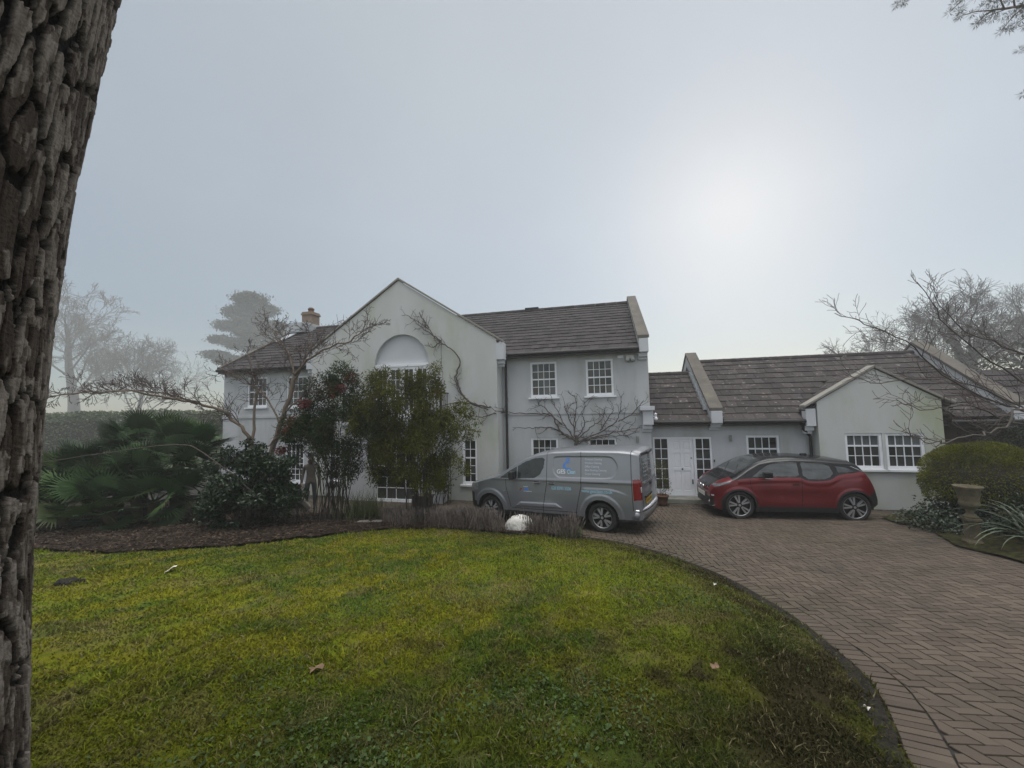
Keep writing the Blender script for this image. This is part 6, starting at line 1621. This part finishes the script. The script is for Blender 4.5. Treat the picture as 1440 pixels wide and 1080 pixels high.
scrap('fallen_petal', 2.45, 4.9, M['petal'], 'white scrap on the trodden strip beside the upper kerb', 5, .03, 'petal')
wc = MB()
gq = np.random.default_rng(3)
for i in range(26): wc.lathe([(0, -.02), (.03, -.01), (.035, .01), (.02, .03), (0, .035)], 7, (gq.normal(0, .055), gq.normal(0, .04), .0 + gq.uniform(0, .02)))
o = wc.build('worm_cast', M['dung'], None, True); o.location = (-6.15, 5.45, Z(-6.15, 5.45) + .02); tag(o, 'small heap of dark soil crumbs on the lawn near the pine trunk', 'soil heap')

# ------------------------------------------------------------------ person standing beside the bed
pp = Vector((-6.22, 11.95, float(zd(11.95)) + .02)); PH = 1.68
person = empty('person', pp, math.radians(20)); tag(person, 'person in a grey brown jumper and dark cap standing by the house wall', 'person')
def skin_mesh(name, pts, edges, radii, mats, parent, root=0, sub=2, regions=None):
    me = bpy.data.meshes.new(name); me.from_pydata(pts, edges, []); o = bpy.data.objects.new(name, me); link(o)
    md = o.modifiers.new('skin', 'SKIN'); 
    for i, r in enumerate(radii): me.skin_vertices[0].data[i].radius = r if isinstance(r, tuple) else (r, r)
    me.skin_vertices[0].data[root].use_root = True; md.use_smooth_shade = True; md.branch_smoothing = .6
    sb = o.modifiers.new('sub', 'SUBSURF'); sb.levels = sub; sb.render_levels = sub
    bpy.context.view_layer.update()
    nm = bpy.data.meshes.new_from_object(o.evaluated_get(bpy.context.evaluated_depsgraph_get()))
    bpy.data.objects.remove(o); nm.name = name
    nm.materials.clear()
    for m_ in mats: nm.materials.append(m_)
    if regions:
        for p in nm.polygons: p.material_index = regions(p.center)
    for p in nm.polygons: p.use_smooth = True
    o = bpy.data.objects.new(name, nm); return link(o, parent)
# x to the person's left in the picture's right, facing -y
pts, eds, rad = [], [], []
def jt(p, r, prev=None):
    pts.append(p); rad.append(r)
    if prev is not None: eds.append((prev, len(pts) - 1))
    return len(pts) - 1
pel = jt((0, 0, .90), (.135, .10)); sp1 = jt((0, .01, 1.06), (.125, .095), pel); sp2 = jt((0, .01, 1.25), (.15, .105), sp1); nk = jt((0, 0, 1.39), (.07, .065), sp2); nk2 = jt((0, -.015, 1.45), (.05, .05), nk)
hd0 = jt((0, -.03, 1.54), (.066, .082), nk2); hd1 = jt((0, -.03, 1.62), (.072, .088), hd0); hd2 = jt((0, -.02, 1.675), (.045, .055), hd1)
ns_ = jt((0, -.115, 1.555), (.012, .012), hd0); 
for s in (-1, 1):
    er = jt((s * .076, -.015, 1.56), (.012, .018), hd0)
    sh = jt((s * .165, .01, 1.33), .062, sp2); el_ = jt((s * .225, .03, 1.06), .046, sh); wr_ = jt((s * .235, -.05, .82), .033, el_); pm = jt((s * .232, -.075, .74), (.030, .042), wr_)
    for q, (dx, ln) in enumerate(((-.024, .068), (-.008, .078), (.008, .074), (.024, .058))):
        f1_ = jt((s * .230 + dx * .3, -.085 + dx, .70), .0095, pm); f2_ = jt((s * .224 + dx * .3, -.088 + dx, .70 - ln * .55), .0088, f1_); jt((s * .214 + dx * .3, -.086 + dx, .70 - ln), .008, f2_)
    t1_ = jt((s * .222, -.118, .735), .011, wr_); jt((s * .212, -.135, .70), .009, t1_)
    hp_ = jt((s * .095, 0, .84), .092, pel); kn_ = jt((s * .105, -.012, .47), .060, hp_); an_ = jt((s * .11, .01, .09), .042, kn_); jt((s * .12, -.14, .035), (.038, .030), an_)
def region(c):
    if c.z > 1.45: return 2
    if c.z < .10: return 3
    if c.z > .80 and not (abs(c.x) > .19 and c.z < .82): return 0
    if abs(c.x) > .19 and c.z < .82: return 2
    return 1
skin_mesh('body', pts, eds, rad, [M['jumper'], M['trouser'], M['skin'], M['cap']], person, 0, 2, region)
m_ = MB(); m_.lathe([(.095, 1.60), (.100, 1.63), (.092, 1.68), (.06, 1.715), (0, 1.725)], 20, (0, -.02, 0)); m_.hexa([(-.06, -.20, 1.60), (.06, -.20, 1.60), (.075, -.09, 1.61), (-.075, -.09, 1.61), (-.06, -.20, 1.612), (.06, -.20, 1.612), (.075, -.09, 1.63), (-.075, -.09, 1.63)]); m_.build('cap', M['cap'], person, True)
m_ = MB()
for s in (-1, 1): m_.lathe([(0, -.012), (.012, -.006), (.013, .004), (0, .01)], 8, (s * .030, -.110, 1.585), 'y')
m_.build('eyes', M['cap'], person)
m_ = MB(); m_.box(-.026, .026, -.116, -.10, 1.508, 1.516); m_.build('mouth', M['ink_red'], person)
m_ = MB(); m_.lathe([(.085, 1.40), (.10, 1.43), (.095, 1.475), (.075, 1.49), (.06, 1.46)], 18, (0, .0, 0)); m_.build('hood', M['jumper'], person, True)
